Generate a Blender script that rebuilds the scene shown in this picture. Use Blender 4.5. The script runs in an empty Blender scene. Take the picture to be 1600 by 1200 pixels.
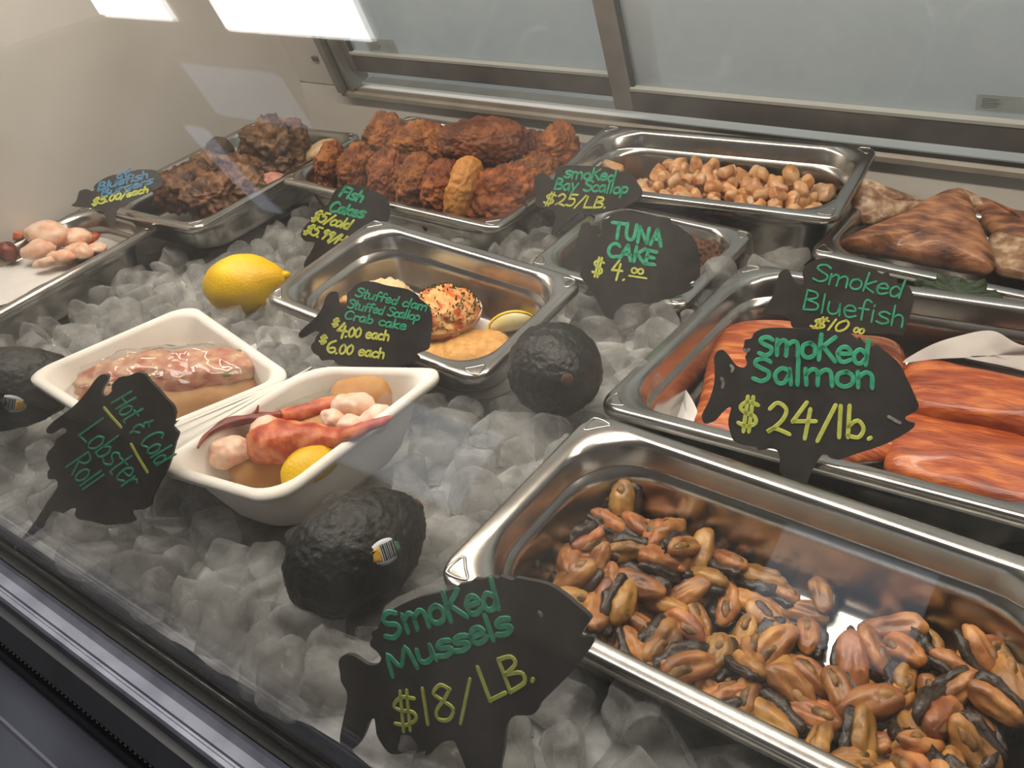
import bpy, bmesh, math, random
from mathutils import Vector, Matrix, Euler, noise
random.seed(7)
PI = math.pi
R = math.radians
scene = bpy.context.scene
col = scene.collection

# ------------------------------------------------------------------ camera
FPX = 1382.5                                  # focal length in pixels of the 1600x1200 frame
CF = Vector((-0.52784, 0.60674, -0.59435)); CR = Vector((0.80914, 0.57196, -0.13470)); CU = Vector((-0.25821, 0.55201, 0.79285))
CO = Vector((0, 0, 0.45))
cd = bpy.data.cameras.new('camera'); cam = bpy.data.objects.new('camera', cd); col.objects.link(cam)
cam.matrix_world = Matrix(((CR.x, CU.x, -CF.x, 0), (CR.y, CU.y, -CF.y, 0), (CR.z, CU.z, -CF.z, CO.z), (0, 0, 0, 1)))
cd.sensor_width = 36; cd.lens = 36 * FPX / 1600; cd.clip_start = 0.01; cd.clip_end = 50
scene.camera = cam

# ------------------------------------------------------------------ view, world, lights
vs = scene.view_settings
scene.display_settings.display_device = 'sRGB'
vs.view_transform = 'Standard'; vs.look = 'None'; vs.gamma = 1; vs.use_curve_mapping = False
vs.exposure = 0.0
scene.cycles.max_bounces = 10; scene.cycles.transmission_bounces = 8; scene.cycles.glossy_bounces = 4
scene.cycles.diffuse_bounces = 3; scene.cycles.transparent_max_bounces = 12
scene.cycles.caustics_reflective = False; scene.cycles.caustics_refractive = False
scene.cycles.sample_clamp_indirect = 4
wd = bpy.data.worlds.new('world'); scene.world = wd; wd.use_nodes = True
bg = wd.node_tree.nodes['Background']; bg.inputs[0].default_value = (0.92, 0.96, 1.0, 1); bg.inputs[1].default_value = 0.25

def lamp(name, loc, target, sx, sy, power, color):
    l = bpy.data.lights.new(name, 'AREA'); l.shape = 'RECTANGLE'; l.size = sx; l.size_y = sy; l.energy = power; l.color = color
    o = bpy.data.objects.new(name, l); col.objects.link(o); o.location = loc
    d = Vector(target) - Vector(loc)
    o.rotation_euler = d.to_track_quat('-Z', 'X' if abs(d.x) < 9 else 'Y').to_euler()
    return o
# fluorescent strip under the canopy of the case (runs along X)
def strip(name, loc, tilt, length, width, power, color):
    l = bpy.data.lights.new(name, 'AREA'); l.shape = 'RECTANGLE'; l.size = length; l.size_y = width; l.energy = power; l.color = color
    o = bpy.data.objects.new(name, l); col.objects.link(o); o.location = loc; o.rotation_euler = (tilt, 0, 0)
    return o
strip('case_light', (-0.45, 0.58, 0.548), R(20), 1.7, 0.05, 9.5, (1.0, 0.88, 0.73))
strip('fill_over_case', (-0.9, 0.32, 1.79), 0, 2.2, 0.5, 30.0, (1.0, 0.92, 0.83))  # added fill light, brightens the food from above through the glass
strip('ceiling_lamp_shop', (-2.155, -0.20, 1.79), 0, 0.62, 0.40, 9.0, (1.0, 0.97, 0.94))
strip('ceiling_lamp_shop_2', (-3.2, -0.24, 1.79), 0, 0.95, 0.26, 5.0, (1.0, 0.97, 0.94))
strip('kitchen_fill', (-0.4, 1.35, 1.7), R(20), 2.0, 0.3, 16.0, (0.92, 0.97, 1.0))  # added fill light for the wall behind the sliding doors

# ------------------------------------------------------------------ pixel helpers (1600x1200 frame)
def ray(px, py):
    return (CF * FPX + CR * (px - 800) - CU * (py - 600)).normalized()
def W(px, py, z):
    d = ray(px, py); return CO + d * ((z - CO.z) / d.z)
def on_plane(px, py, O, n):
    d = ray(px, py); return CO + d * ((O - CO).dot(n) / d.dot(n))
def proj(P):
    d = P - CO; z = d.dot(CF)
    return (800 + FPX * d.dot(CR) / z, 600 - FPX * d.dot(CU) / z)
def in_frame(P, m=30):
    x, y = proj(P); return -m < x < 1600 + m and -m < y < 1200 + m
def inside(p, poly):
    x, y = p; c = False; n = len(poly)
    for i in range(n):
        x1, y1 = poly[i][:2]; x2, y2 = poly[i - 1][:2]
        if (y1 > y) != (y2 > y) and x < (x2 - x1) * (y - y1) / (y2 - y1) + x1: c = not c
    return c

# ------------------------------------------------------------------ materials
def lin(c):
    return tuple(((v / 255) / 12.92 if v <= 10 else ((v / 255 + 0.055) / 1.055) ** 2.4) for v in c) + (1,)
MATS = {}
def mat(name, c1, c2=None, scale=60, rough=0.5, metal=0.0, bump=0.0, bscale=None, trans=0.0, coat=0.0, sss=0.0, ior=1.45,
        c3=None, detail=4, contrast=(0.35, 0.65), stretch=(1, 1, 1), vary=0.0, rough_vary=0.0, spec=None, kind='noise'):
    """principled surface whose colour runs between c1, c2 (and c3) by object-space noise"""
    if name in MATS: return MATS[name]
    m = bpy.data.materials.new(name); m.use_nodes = True; MATS[name] = m
    nt = m.node_tree; N = nt.nodes; L = nt.links
    b = N['Principled BSDF']
    b.inputs['Roughness'].default_value = rough; b.inputs['Metallic'].default_value = metal
    b.inputs['Transmission Weight'].default_value = trans; b.inputs['IOR'].default_value = ior
    b.inputs['Coat Weight'].default_value = coat; b.inputs['Coat Roughness'].default_value = 0.12
    if spec is not None: b.inputs['Specular IOR Level'].default_value = spec
    if sss:
        b.inputs['Subsurface Weight'].default_value = sss; b.inputs['Subsurface Radius'].default_value = (0.004, 0.002, 0.001)
        b.inputs['Subsurface Scale'].default_value = 1.0
    tc = N.new('ShaderNodeTexCoord'); mp = N.new('ShaderNodeMapping'); mp.inputs['Scale'].default_value = stretch
    oi = N.new('ShaderNodeObjectInfo'); ad = N.new('ShaderNodeVectorMath'); ad.operation = 'ADD'
    sc = N.new('ShaderNodeVectorMath'); sc.operation = 'SCALE'; sc.inputs[3].default_value = 7.3
    cx = N.new('ShaderNodeCombineXYZ'); L.new(oi.outputs['Random'], cx.inputs[0]); L.new(oi.outputs['Random'], cx.inputs[1])
    L.new(cx.outputs[0], sc.inputs[0]); L.new(tc.outputs['Object'], ad.inputs[0]); L.new(sc.outputs[0], ad.inputs[1]); L.new(ad.outputs[0], mp.inputs['Vector'])
    if c2 is None:
        b.inputs['Base Color'].default_value = lin(c1)
    else:
        if kind == 'voronoi':
            nz = N.new('ShaderNodeTexVoronoi'); fac = nz.outputs['Distance']
        else:
            nz = N.new('ShaderNodeTexNoise'); nz.inputs['Detail'].default_value = detail; fac = nz.outputs['Fac']
        nz.inputs['Scale'].default_value = scale
        L.new(mp.outputs[0], nz.inputs['Vector'])
        rp = N.new('ShaderNodeValToRGB'); L.new(fac, rp.inputs[0])
        rp.color_ramp.elements[0].position = contrast[0]; rp.color_ramp.elements[0].color = lin(c1)
        rp.color_ramp.elements[1].position = contrast[1]; rp.color_ramp.elements[1].color = lin(c2)
        if c3:
            e = rp.color_ramp.elements.new((contrast[0] + contrast[1]) / 2); e.color = lin(c3)
        out = rp.outputs[0]
        if vary:
            hv = N.new('ShaderNodeHueSaturation'); L.new(out, hv.inputs['Color'])
            mr = N.new('ShaderNodeMapRange'); mr.inputs[3].default_value = 1 - vary; mr.inputs[4].default_value = 1 + vary
            L.new(oi.outputs['Random'], mr.inputs[0]); L.new(mr.outputs[0], hv.inputs['Value'])
            mr2 = N.new('ShaderNodeMapRange'); mr2.inputs[3].default_value = 0.5 - vary * 0.06; mr2.inputs[4].default_value = 0.5 + vary * 0.06
            ml = N.new('ShaderNodeMath'); ml.operation = 'MULTIPLY'; ml.inputs[1].default_value = 7.77
            fr = N.new('ShaderNodeMath'); fr.operation = 'FRACT'; L.new(oi.outputs['Random'], ml.inputs[0]); L.new(ml.outputs[0], fr.inputs[0])
            L.new(fr.outputs[0], mr2.inputs[0]); L.new(mr2.outputs[0], hv.inputs['Hue']); out = hv.outputs[0]
        L.new(out, b.inputs['Base Color'])
        if rough_vary:
            mr = N.new('ShaderNodeMapRange'); mr.inputs[3].default_value = max(0.02, rough - rough_vary); mr.inputs[4].default_value = rough + rough_vary
            L.new(fac, mr.inputs[0]); L.new(mr.outputs[0], b.inputs['Roughness'])
    if bump:
        nb = N.new('ShaderNodeTexNoise'); nb.inputs['Scale'].default_value = bscale or scale * 3; nb.inputs['Detail'].default_value = 5
        L.new(mp.outputs[0], nb.inputs['Vector'])
        bp = N.new('ShaderNodeBump'); bp.inputs['Strength'].default_value = bump; bp.inputs['Distance'].default_value = 0.002
        L.new(nb.outputs['Fac'], bp.inputs['Height']); L.new(bp.outputs[0], b.inputs['Normal'])
    return m

def pane_material(name, f0, dirt, dirt_col, stretch, scale, lo, hi):
    """thin glass: clear pane, Schlick reflection, a film of smears"""
    m = bpy.data.materials.new(name); m.use_nodes = True; MATS[name] = m
    nt = m.node_tree; N = nt.nodes; L = nt.links; N.remove(N['Principled BSDF']); out = N['Material Output']
    tr = N.new('ShaderNodeBsdfTransparent'); tr.inputs[0].default_value = (0.97, 0.97, 0.965, 1)
    gl = N.new('ShaderNodeBsdfGlossy'); gl.inputs['Roughness'].default_value = 0.015
    lw = N.new('ShaderNodeLayerWeight'); lw.inputs[0].default_value = 0.5
    pw = N.new('ShaderNodeMath'); pw.operation = 'POWER'; pw.inputs[1].default_value = 5; L.new(lw.outputs['Facing'], pw.inputs[0])
    mr = N.new('ShaderNodeMapRange'); mr.inputs[3].default_value = f0; mr.inputs[4].default_value = 1; L.new(pw.outputs[0], mr.inputs[0])
    m1 = N.new('ShaderNodeMixShader'); L.new(mr.outputs[0], m1.inputs[0]); L.new(tr.outputs[0], m1.inputs[1]); L.new(gl.outputs[0], m1.inputs[2])
    df = N.new('ShaderNodeBsdfDiffuse'); df.inputs[0].default_value = dirt_col
    tl = N.new('ShaderNodeBsdfTranslucent'); tl.inputs[0].default_value = dirt_col
    md = N.new('ShaderNodeMixShader'); md.inputs[0].default_value = 0.5; L.new(df.outputs[0], md.inputs[1]); L.new(tl.outputs[0], md.inputs[2])
    tc = N.new('ShaderNodeTexCoord'); mp = N.new('ShaderNodeMapping'); mp.inputs['Scale'].default_value = stretch
    L.new(tc.outputs['Object'], mp.inputs[0]); nz = N.new('ShaderNodeTexNoise'); nz.inputs['Scale'].default_value = scale; nz.inputs['Detail'].default_value = 6
    L.new(mp.outputs[0], nz.inputs['Vector'])
    rp = N.new('ShaderNodeMapRange'); rp.inputs[1].default_value = 0.42; rp.inputs[2].default_value = 0.78; rp.inputs[3].default_value = lo; rp.inputs[4].default_value = hi
    L.new(nz.outputs['Fac'], rp.inputs[0])
    m2 = N.new('ShaderNodeMixShader'); L.new(rp.outputs[0], m2.inputs[0]); L.new(m1.outputs[0], m2.inputs[1]); L.new(md.outputs[0], m2.inputs[2])
    L.new(m2.outputs[0], out.inputs[0])
    return m

def emit(name, color, strength):
    m = bpy.data.materials.new(name); m.use_nodes = True; N = m.node_tree.nodes; N.remove(N['Principled BSDF'])
    e = N.new('ShaderNodeEmission'); e.inputs[0].default_value = color; e.inputs[1].default_value = strength
    m.node_tree.links.new(e.outputs[0], N['Material Output'].inputs[0]); return m

def ice_material():
    m = bpy.data.materials.new('ice'); m.use_nodes = True; N = m.node_tree.nodes; L = m.node_tree.links
    b = N['Principled BSDF']; b.inputs['Transmission Weight'].default_value = 1.0; b.inputs['IOR'].default_value = 1.30
    b.inputs['Base Color'].default_value = (0.97, 0.97, 0.965, 1)
    tc = N.new('ShaderNodeTexCoord'); nz = N.new('ShaderNodeTexNoise'); nz.inputs['Scale'].default_value = 60; nz.inputs['Detail'].default_value = 6
    L.new(tc.outputs['Object'], nz.inputs['Vector'])
    mr = N.new('ShaderNodeMapRange'); mr.inputs[1].default_value = .4; mr.inputs[2].default_value = .7; mr.inputs[3].default_value = 0.03; mr.inputs[4].default_value = 0.28
    L.new(nz.outputs['Fac'], mr.inputs[0]); L.new(mr.outputs[0], b.inputs['Roughness'])
    bp = N.new('ShaderNodeBump'); bp.inputs['Strength'].default_value = 0.35; bp.inputs['Distance'].default_value = 0.002
    L.new(nz.outputs['Fac'], bp.inputs['Height']); L.new(bp.outputs[0], b.inputs['Normal'])
    df = N.new('ShaderNodeBsdfTranslucent'); df.inputs[0].default_value = (0.81, 0.80, 0.78, 1)
    d2 = N.new('ShaderNodeBsdfDiffuse'); d2.inputs[0].default_value = (0.73, 0.72, 0.70, 1)
    mm = N.new('ShaderNodeMixShader'); mm.inputs[0].default_value = .5; L.new(df.outputs[0], mm.inputs[1]); L.new(d2.outputs[0], mm.inputs[2])
    n2 = N.new('ShaderNodeTexNoise'); n2.inputs['Scale'].default_value = 45; n2.inputs['Detail'].default_value = 5; L.new(tc.outputs['Object'], n2.inputs['Vector'])
    m2 = N.new('ShaderNodeMapRange'); m2.inputs[1].default_value = .4; m2.inputs[2].default_value = .72; m2.inputs[3].default_value = 0.30; m2.inputs[4].default_value = 0.75
    L.new(n2.outputs['Fac'], m2.inputs[0])
    mx = N.new('ShaderNodeMixShader'); L.new(m2.outputs[0], mx.inputs[0]); L.new(b.outputs[0], mx.inputs[1]); L.new(mm.outputs[0], mx.inputs[2])
    tp = N.new('ShaderNodeBsdfTransparent'); tp.inputs[0].default_value = (.96, .96, .955, 1)
    m3 = N.new('ShaderNodeMapRange'); m3.inputs[1].default_value = .35; m3.inputs[2].default_value = .7; m3.inputs[3].default_value = .62; m3.inputs[4].default_value = .30
    L.new(n2.outputs['Fac'], m3.inputs[0])
    mz = N.new('ShaderNodeMixShader'); L.new(m3.outputs[0], mz.inputs[0]); L.new(mx.outputs[0], mz.inputs[1]); L.new(tp.outputs[0], mz.inputs[2])
    L.new(mz.outputs[0], N['Material Output'].inputs[0]); return m

STEEL = mat('stainless_steel', (176, 172, 166), (196, 192, 186), 18, rough=0.23, metal=1, rough_vary=0.06, stretch=(1, 1, 1))
WHITE = mat('white_panel', (205, 201, 194), (214, 210, 204), 6, rough=0.42, bump=0.05, bscale=120)
ALU = mat('brushed_frame', (136, 133, 128), (150, 147, 142), 30, rough=0.42, metal=.45)
ALU_DARK = mat('dark_frame', (104, 102, 100), (118, 116, 113), 30, rough=0.42, metal=.45)
SIGN = mat('black_board', (42, 40, 38), (56, 52, 50), 90, rough=0.42, bump=0.1, bscale=500)  # black lifted towards grey: haze of the front glass put into the colour
SCUFF = mat('chalk_scuff', (150, 145, 138), (80, 78, 75), 200, rough=0.9)
GREEN = mat('green_chalk_ink', (40, 150, 112), (66, 178, 136), 220, rough=0.55)
YELLOW = mat('yellow_chalk_ink', (188, 196, 74), (214, 220, 110), 220, rough=0.55)
BLUE = mat('blue_chalk_ink', (70, 126, 160), (96, 150, 184), 220, rough=0.55)
ICE = ice_material()
FIBRE = mat('white_moulded_fibre', (232, 224, 212), (240, 233, 222), 25, rough=0.7, bump=0.12, bscale=260)
PAPER = mat('white_paper', (226, 221, 216), (236, 231, 226), 30, rough=0.8, bump=0.1, bscale=160)

# ------------------------------------------------------------------ object helpers
def mesh_obj(name, verts, faces, m=None, parent=None, smooth=True, loc=None):
    me = bpy.data.meshes.new(name); me.from_pydata([tuple(v) for v in verts], [], faces); me.update()
    if smooth:
        for p in me.polygons: p.use_smooth = True
    return link(name, me, m, parent, loc)
def link(name, me, m=None, parent=None, loc=None):
    o = bpy.data.objects.new(name, me); col.objects.link(o)
    if m and not me.materials: me.materials.append(m)
    if parent: o.parent = parent
    if loc is not None: o.location = loc
    return o
def bm_obj(name, bm, m=None, parent=None, smooth=True, loc=None):
    bmesh.ops.recalc_face_normals(bm, faces=bm.faces)
    me = bpy.data.meshes.new(name); bm.to_mesh(me); bm.free()
    if smooth:
        for p in me.polygons: p.use_smooth = True
    return link(name, me, m, parent, loc)
def tag(o, label, cat, group=None, kind=None):
    o['label'] = label; o['category'] = cat
    if group: o['group'] = group
    if kind: o['kind'] = kind
    return o
def thing(name, label, cat, M=None, group=None):
    o = bpy.data.objects.new(name, None); col.objects.link(o); o.empty_display_size = 0.02
    if M is not None: o.matrix_world = M if isinstance(M, Matrix) else Matrix.Translation(M)
    return tag(o, label, cat, group)
def struct(o):
    o['kind'] = 'structure'; return o
def solidify(o, t, off=0):
    md = o.modifiers.new('solidify', 'SOLIDIFY'); md.thickness = t; md.offset = off; return o
def subsurf(o, n=1):
    md = o.modifiers.new('subsurf', 'SUBSURF'); md.levels = n; md.render_levels = n; return o
def bevel(o, w, n=2):
    md = o.modifiers.new('bevel', 'BEVEL'); md.width = w; md.segments = n; md.limit_method = 'ANGLE'; return o
def box_bm(bm, lo, hi):
    v = [bm.verts.new((x, y, z)) for z in (lo[2], hi[2]) for y in (lo[1], hi[1]) for x in (lo[0], hi[0])]
    for f in ((0, 1, 3, 2), (4, 5, 7, 6), (0, 1, 5, 4), (2, 3, 7, 6), (0, 2, 6, 4), (1, 3, 7, 5)): bm.faces.new([v[i] for i in f])
def box(name, lo, hi, m, parent=None, bev=0, M=None):
    bm = bmesh.new(); box_bm(bm, lo, hi)
    if M is not None: bm.transform(M)
    o = bm_obj(name, bm, m, parent, smooth=False)
    if bev: bevel(o, bev)
    return o
def extrude_x(name, prof, x0, x1, m, parent=None, smooth=False):
    """closed (y, z) profile swept along X"""
    n = len(prof); v = [(x, y, z) for x in (x0, x1) for y, z in prof]
    f = [(i, (i + 1) % n, n + (i + 1) % n, n + i) for i in range(n)] + [tuple(range(n))[::-1], tuple(range(n, 2 * n))]
    return mesh_obj(name, v, f, m, parent, smooth)
def smooth_line(pts, k=4, closed=False):
    n = len(pts); out = []
    if n < 3: return [Vector(p) for p in pts]
    P = [Vector(p) for p in pts]
    for i in range(n if closed else n - 1):
        p0 = P[(i - 1) % n] if closed or i else P[0]; p1 = P[i]; p2 = P[(i + 1) % n]; p3 = P[(i + 2) % n] if closed or i < n - 2 else P[-1]
        for j in range(k):
            t = j / k
            out.append(0.5 * (2 * p1 + (p2 - p0) * t + (2 * p0 - 5 * p1 + 4 * p2 - p3) * t * t + (3 * p1 - p0 - 3 * p2 + p3) * t ** 3))
    if not closed: out.append(P[-1])
    return out
def tube_bm(bm, pts, rad, seg=8, flat=1.0, cap=True):
    """tube along 3-D points, rad a number or list"""
    n = len(pts); pts = [Vector(p) for p in pts]; rings = []
    rad = rad if isinstance(rad, (list, tuple)) else [rad] * n
    up = Vector((0, 0, 1))
    for i, p in enumerate(pts):
        t = (pts[min(i + 1, n - 1)] - pts[max(i - 1, 0)]).normalized()
        a = t.cross(up)
        a = a.normalized() if a.length > 1e-4 else Vector((1, 0, 0))
        b = a.cross(t)
        rings.append([bm.verts.new(p + a * math.cos(2 * PI * k / seg) * rad[i] + b * math.sin(2 * PI * k / seg) * rad[i] * flat) for k in range(seg)])
    for i in range(n - 1):
        for k in range(seg): bm.faces.new((rings[i][k], rings[i][(k + 1) % seg], rings[i + 1][(k + 1) % seg], rings[i + 1][k]))
    if cap:
        bm.faces.new(rings[0]); bm.faces.new(rings[-1])
def blob_mesh(name, scale, layers, seed, sub=3, shape=None, smooth=True):
    """icosphere pushed about by noise; layers = (frequency in 1/m, amplitude in m)"""
    bm = bmesh.new(); bmesh.ops.create_icosphere(bm, subdivisions=sub, radius=1)
    off = Vector((seed * 3.7, seed * 1.9, seed * 5.3))
    for v in bm.verts:
        d = v.co.normalized(); q = v.co.copy()
        if shape: q = shape(q)
        q = Vector((q.x * scale[0], q.y * scale[1], q.z * scale[2])); a = 0
        for f, amp in layers: a += noise.noise(q * f + off * f * 0.13) * amp
        v.co = q + d * a
    bmesh.ops.recalc_face_normals(bm, faces=bm.faces)
    me = bpy.data.meshes.new(name); bm.to_mesh(me); bm.free()
    if smooth:
        for p in me.polygons: p.use_smooth = True
    return me
def squarish(e):
    def f(q):
        return Vector([math.copysign(abs(c) ** e, c) for c in q])
    return f
def prism_bm(outline, h0, h1):
    """solid from a 2-D outline between heights h0 < h1 (outline may be concave)"""
    bm = bmesh.new(); lo = [bm.verts.new((p[0], p[1], h0)) for p in outline]; hi = [bm.verts.new((p[0], p[1], h1)) for p in outline]
    n = len(outline)
    for i in range(n): bm.faces.new((lo[i], lo[(i + 1) % n], hi[(i + 1) % n], hi[i]))
    a = bm.faces.new(lo); b = bm.faces.new(hi)
    bmesh.ops.triangulate(bm, faces=[a, b], ngon_method='EAR_CLIP')
    return bm
def grid_slab(name, poly3, thick, m, parent=None, puff=0.35, amp=0.0015, freq=60, seed=1, n=26, M=None, droop=0.0):
    """thick slab whose top follows an outline given as world points (nearly planar); rounded edge, noisy top"""
    P = [Vector(p) for p in poly3]; c = sum(P, Vector()) / len(P)
    nrm = Vector()
    for i in range(len(P)): nrm += (P[i] - c).cross(P[(i + 1) % len(P)] - c)
    nrm.normalize()
    if nrm.z < 0: nrm = -nrm
    S = smooth_line(P, 5, True); k = len(S); bm = bmesh.new(); rings = []
    prof = [(0.0, -thick), (-0.003, -thick * 0.5), (0.0, -thick * puff), (0.10, -thick * 0.08), (0.25, 0), (0.45, thick * 0.05), (0.65, thick * .08), (0.85, thick * .1)]
    for s, h in prof:
        ring = []
        for q in S:
            w = q.lerp(c, s) + nrm * h
            w += nrm * noise.noise(w * freq + Vector((seed, seed, 0))) * amp * (1 if h > -thick * .4 else .3)
            w += (q - c).normalized() * noise.noise(w * freq * 0.6 + Vector((0, seed, seed))) * amp * 0.7 * (1 - s)
            w.z -= droop * (1 - s) ** 2
            ring.append(bm.verts.new(w))
        rings.append(ring)
    for a, b in zip(rings, rings[1:]):
        for i in range(k): bm.faces.new((a[i], a[(i + 1) % k], b[(i + 1) % k], b[i]))
    top = bm.verts.new(c + nrm * thick * 0.1)
    for i in range(k): bm.faces.new((rings[-1][i], rings[-1][(i + 1) % k], top))
    bm.faces.new(rings[0])
    o = bm_obj(name, bm, m, parent)
    subsurf(o, 1)
    return o

# ================================================================== THE SETTING
def icez(x, y):
    return 0.010 + 0.088 * (max(x, -1.25) + 0.3) - 0.03 * (y - 0.2)
XA, XB = -1.23, 0.62
# lower back wall and end wall of the case
struct(box('wall_back', (XA - .03, 1.0, -0.3), (XB, 1.03, 0.006), WHITE))
struct(box('wall_left', (XA - .03, 0.10, -0.3), (XA, 1.0, 0.75), WHITE))
struct(box('floor', (XA, 0.125, -0.32), (XB, 1.0, -0.30), mat('case_floor', (150, 150, 148))))
# slanted plane of the sliding doors
TH = R(14); SO = Vector((0, 1.0, 0.0067)); SV = Vector((0, -math.sin(TH), math.cos(TH))); SN = Vector((0, -math.cos(TH), -math.sin(TH)))
SM = Matrix(((1, SV.x, SN.x, SO.x), (0, SV.y, SN.y, SO.y), (0, SV.z, SN.z, SO.z), (0, 0, 0, 1)))
def SP(px, py, off=0.0):
    p = on_plane(px, py, SO + SN * off, SN); return p.x, (p - SO).dot(SV)
def sbox(name, x0, x1, v0, v1, n0, n1, m, parent=None, bev=0.0012):
    return box(name, (x0, v0, n0), (x1, v1, n1), m, parent, bev, SM)
VT = 0.62
jx = SP(540, 132)[0]
struct(sbox('wall_back_panel', XA - .02, jx, 0.0, VT, -0.03, -0.002, WHITE))
# sill with two tracks
sill = extrude_x('trim_1', [(0.985, -0.002), (0.985, 0.004), (0.988, 0.007), (0.991, 0.007), (0.991, 0.004), (0.996, 0.004), (0.996, 0.010), (1.0, 0.010), (1.0, 0.005), (1.06, 0.005), (1.06, -0.002)], jx, XB, mat('sill_metal', (138, 130, 118), (152, 144, 132), 20, rough=.5, metal=.2))
struct(sill)
# jamb at the left end of the doors
jb = sbox('trim_2', jx, jx + 0.012, 0.004, VT, -0.03, 0.022, ALU); struct(jb)
sbox('jamb_rib', jx + 0.012, jx + 0.02, 0.004, VT, -0.03, 0.010, ALU_DARK, jb)
sbox('jamb_rib', jx + 0.02, jx + 0.028, 0.004, VT, -0.03, 0.014, ALU, jb)
DGLASS = pane_material('door_glass', 0.05, .5, (0.68, 0.74, 0.77, 1), (1, 1, 1), 5, 0.45, 0.72)
def sliding_door(name, x0, x1, v0, nb, stile, rail):
    t = 0.016
    d = sbox(name, x0, x0 + stile, v0, VT, nb, nb + t, ALU); struct(d)         # left stile
    sbox('door_stile', x1 - stile, x1, v0, VT, nb, nb + t, ALU, d)
    sbox('bottom_rail', x0 + stile, x1 - stile, v0, v0 + rail, nb, nb + t, ALU_DARK, d)
    sbox('top_rail', x0 + stile, x1 - stile, VT - 0.03, VT, nb, nb + t, ALU_DARK, d)
    sbox('gasket', x0 + stile, x1 - stile, v0 + rail, v0 + rail + 0.004, nb + 0.004, nb + t + .001, mat('pale_gasket', (176, 178, 172), rough=.5), d, 0)
    sbox('gasket', x0 + stile, x0 + stile + 0.005, v0 + rail, VT - .03, nb + 0.003, nb + t - .003, mat('dark_gasket', (60, 66, 68), rough=.5), d, 0)
    g = sbox('glass_pane', x0 + stile, x1 - stile, v0 + rail + .004, VT - 0.03, nb + 0.005, nb + 0.009, DGLASS, d, 0)
    return d
a = SP(961, 171, 0.022); b = SP(987, 139, 0.018); 
right_door = sliding_door('door_2', a[0], XB - 0.02, a[1], 0.006, b[0] - a[0], b[1] - a[1])
c = SP(560, 113, 0.0); e = SP(566, 88, 0.0)
left_door = sliding_door('door_1', jx + 0.028, a[0] + 0.05, c[1], -0.018, 0.012, e[1] - c[1])
# maker's sticker on each pane, seen from behind
def door_sticker(door, px, nb):
    q = [SP(*p, nb) for p in px]; x0 = min(t[0] for t in q); x1 = max(t[0] for t in q); v0 = min(t[1] for t in q); v1 = max(t[1] for t in q)
    s = sbox('door_label', x0, x1, v0, v1, nb, nb + 0.0006, mat('clear_label', (146, 156, 156), (158, 168, 168), 40, rough=.4), door, 0)
    ink = mat('label_ink', (104, 112, 112))
    w = x1 - x0; h = v1 - v0
    for k in range(5): sbox('print_line', x0 + w * .12, x0 + w * (.42 + .04 * (k % 3)), v0 + h * (.2 + .13 * k), v0 + h * (.235 + .13 * k), nb + .0006, nb + .0009, ink, s, 0)
    return s, x0, w, v0, h, nb
DS = door_sticker(right_door, [(1524, 170), (1606, 152)], 0.0155)
door_sticker(left_door, [(578, 80), (614, 62)], -0.0085)
# kitchen wall seen through the doors
struct(box('wall_kitchen', (-2.2, 1.75, -0.5), (1.9, 1.8, 1.9), mat('kitchen_wall', (150, 160, 162), (168, 176, 176), 3, rough=.8)))
# dark plate drawn in place of a small bracket hole in the white end panel
q = SP(492, 92)
hk = sbox('bracket_hole', q[0] - .006, q[0] + .006, q[1] - .004, q[1] + .004, -.002, .0015, mat('hole_grey', (88, 84, 80), (120, 114, 108), 400), None, 0)
tag(hk, 'small dark bracket hole mark on the white panel left of the sliding doors', 'clip')

# canopy of the case with its lamp housing
can = box('trim_canopy', (XA, 0.53, 0.575), (XB, 0.90, 0.61), mat('canopy_white', (190, 188, 184), rough=.5)); struct(can)
lh = thing('canopy_lamp', 'long fluorescent strip lamp under the canopy, above the pans', 'lamp', Vector((-0.45, 0.58, 0.575)))
box('lamp_housing', (-0.87, -0.032, -0.022), (0.87, 0.032, 0.0), mat('lamp_white', (215, 215, 212), rough=.4), lh, 0.003)

# front glass: leans back over the food and curves under the canopy
GP = smooth_line([(0, .1270, -.022), (0, .130, .05), (0, .139, .11), (0, .158, .17), (0, .190, .23), (0, .240, .30), (0, .312, .38), (0, .405, .46), (0, .51, .53), (0, .60, .575)], 8)
FGLASS = pane_material('front_glass', 0.045, 0.2, (0.80, 0.79, 0.77, 1), (14, 1.2, 1.2), 1.0, 0.012, 0.075)
v = []; f = []
for i, p in enumerate(GP):
    v += [(x, p.y, p.z) for x in (XA - .4, XA - .395, -.3, XB - .005, XB)]
    if i: f += [(5 * i - 5 + k, 5 * i - 4 + k, 5 * i + 1 + k, 5 * i + k) for k in range(4)]
fg = mesh_obj('window_front_glass', v, f, FGLASS); struct(fg); solidify(fg, 0.005)

# front rails, seen bottom left
X0, X1 = -1.4, 0.5
SILV = mat('anodised_rail', (96, 98, 110), (114, 116, 127), 40, rough=.45, metal=.4, bump=.03, bscale=200)
struct(extrude_x('trim_3', [(.137, -.032), (.137, -.017), (.1335, -.015), (.1335, -.030), (.1195, -.030), (.1195, -.019), (.117, -.019), (.117, -.032)], X0, X1, mat('black_gasket', (34, 34, 30), (20, 20, 18), 300, rough=.7)))
rl = extrude_x('trim_4', [(.118, -.060), (.118, -.023), (.1165, -.021), (.1145, -.0235), (.110, -.026), (.1035, -.0275), (.1025, -.0295), (.1010, -.0295), (.1000, -.0275), (.0972, -.0275), (.0955, -.030), (.0955, -.060)], X0, X1, SILV); struct(rl)
rb = extrude_x('trim_5', [(.0955, -.125), (.0955, -.046), (.090, -.046), (.078, -.055), (.076, -.110), (.070, -.125)], X0, X1, mat('black_ribbed_strip', (16, 17, 22), (24, 25, 32), 40, rough=.5)); struct(rb)
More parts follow.
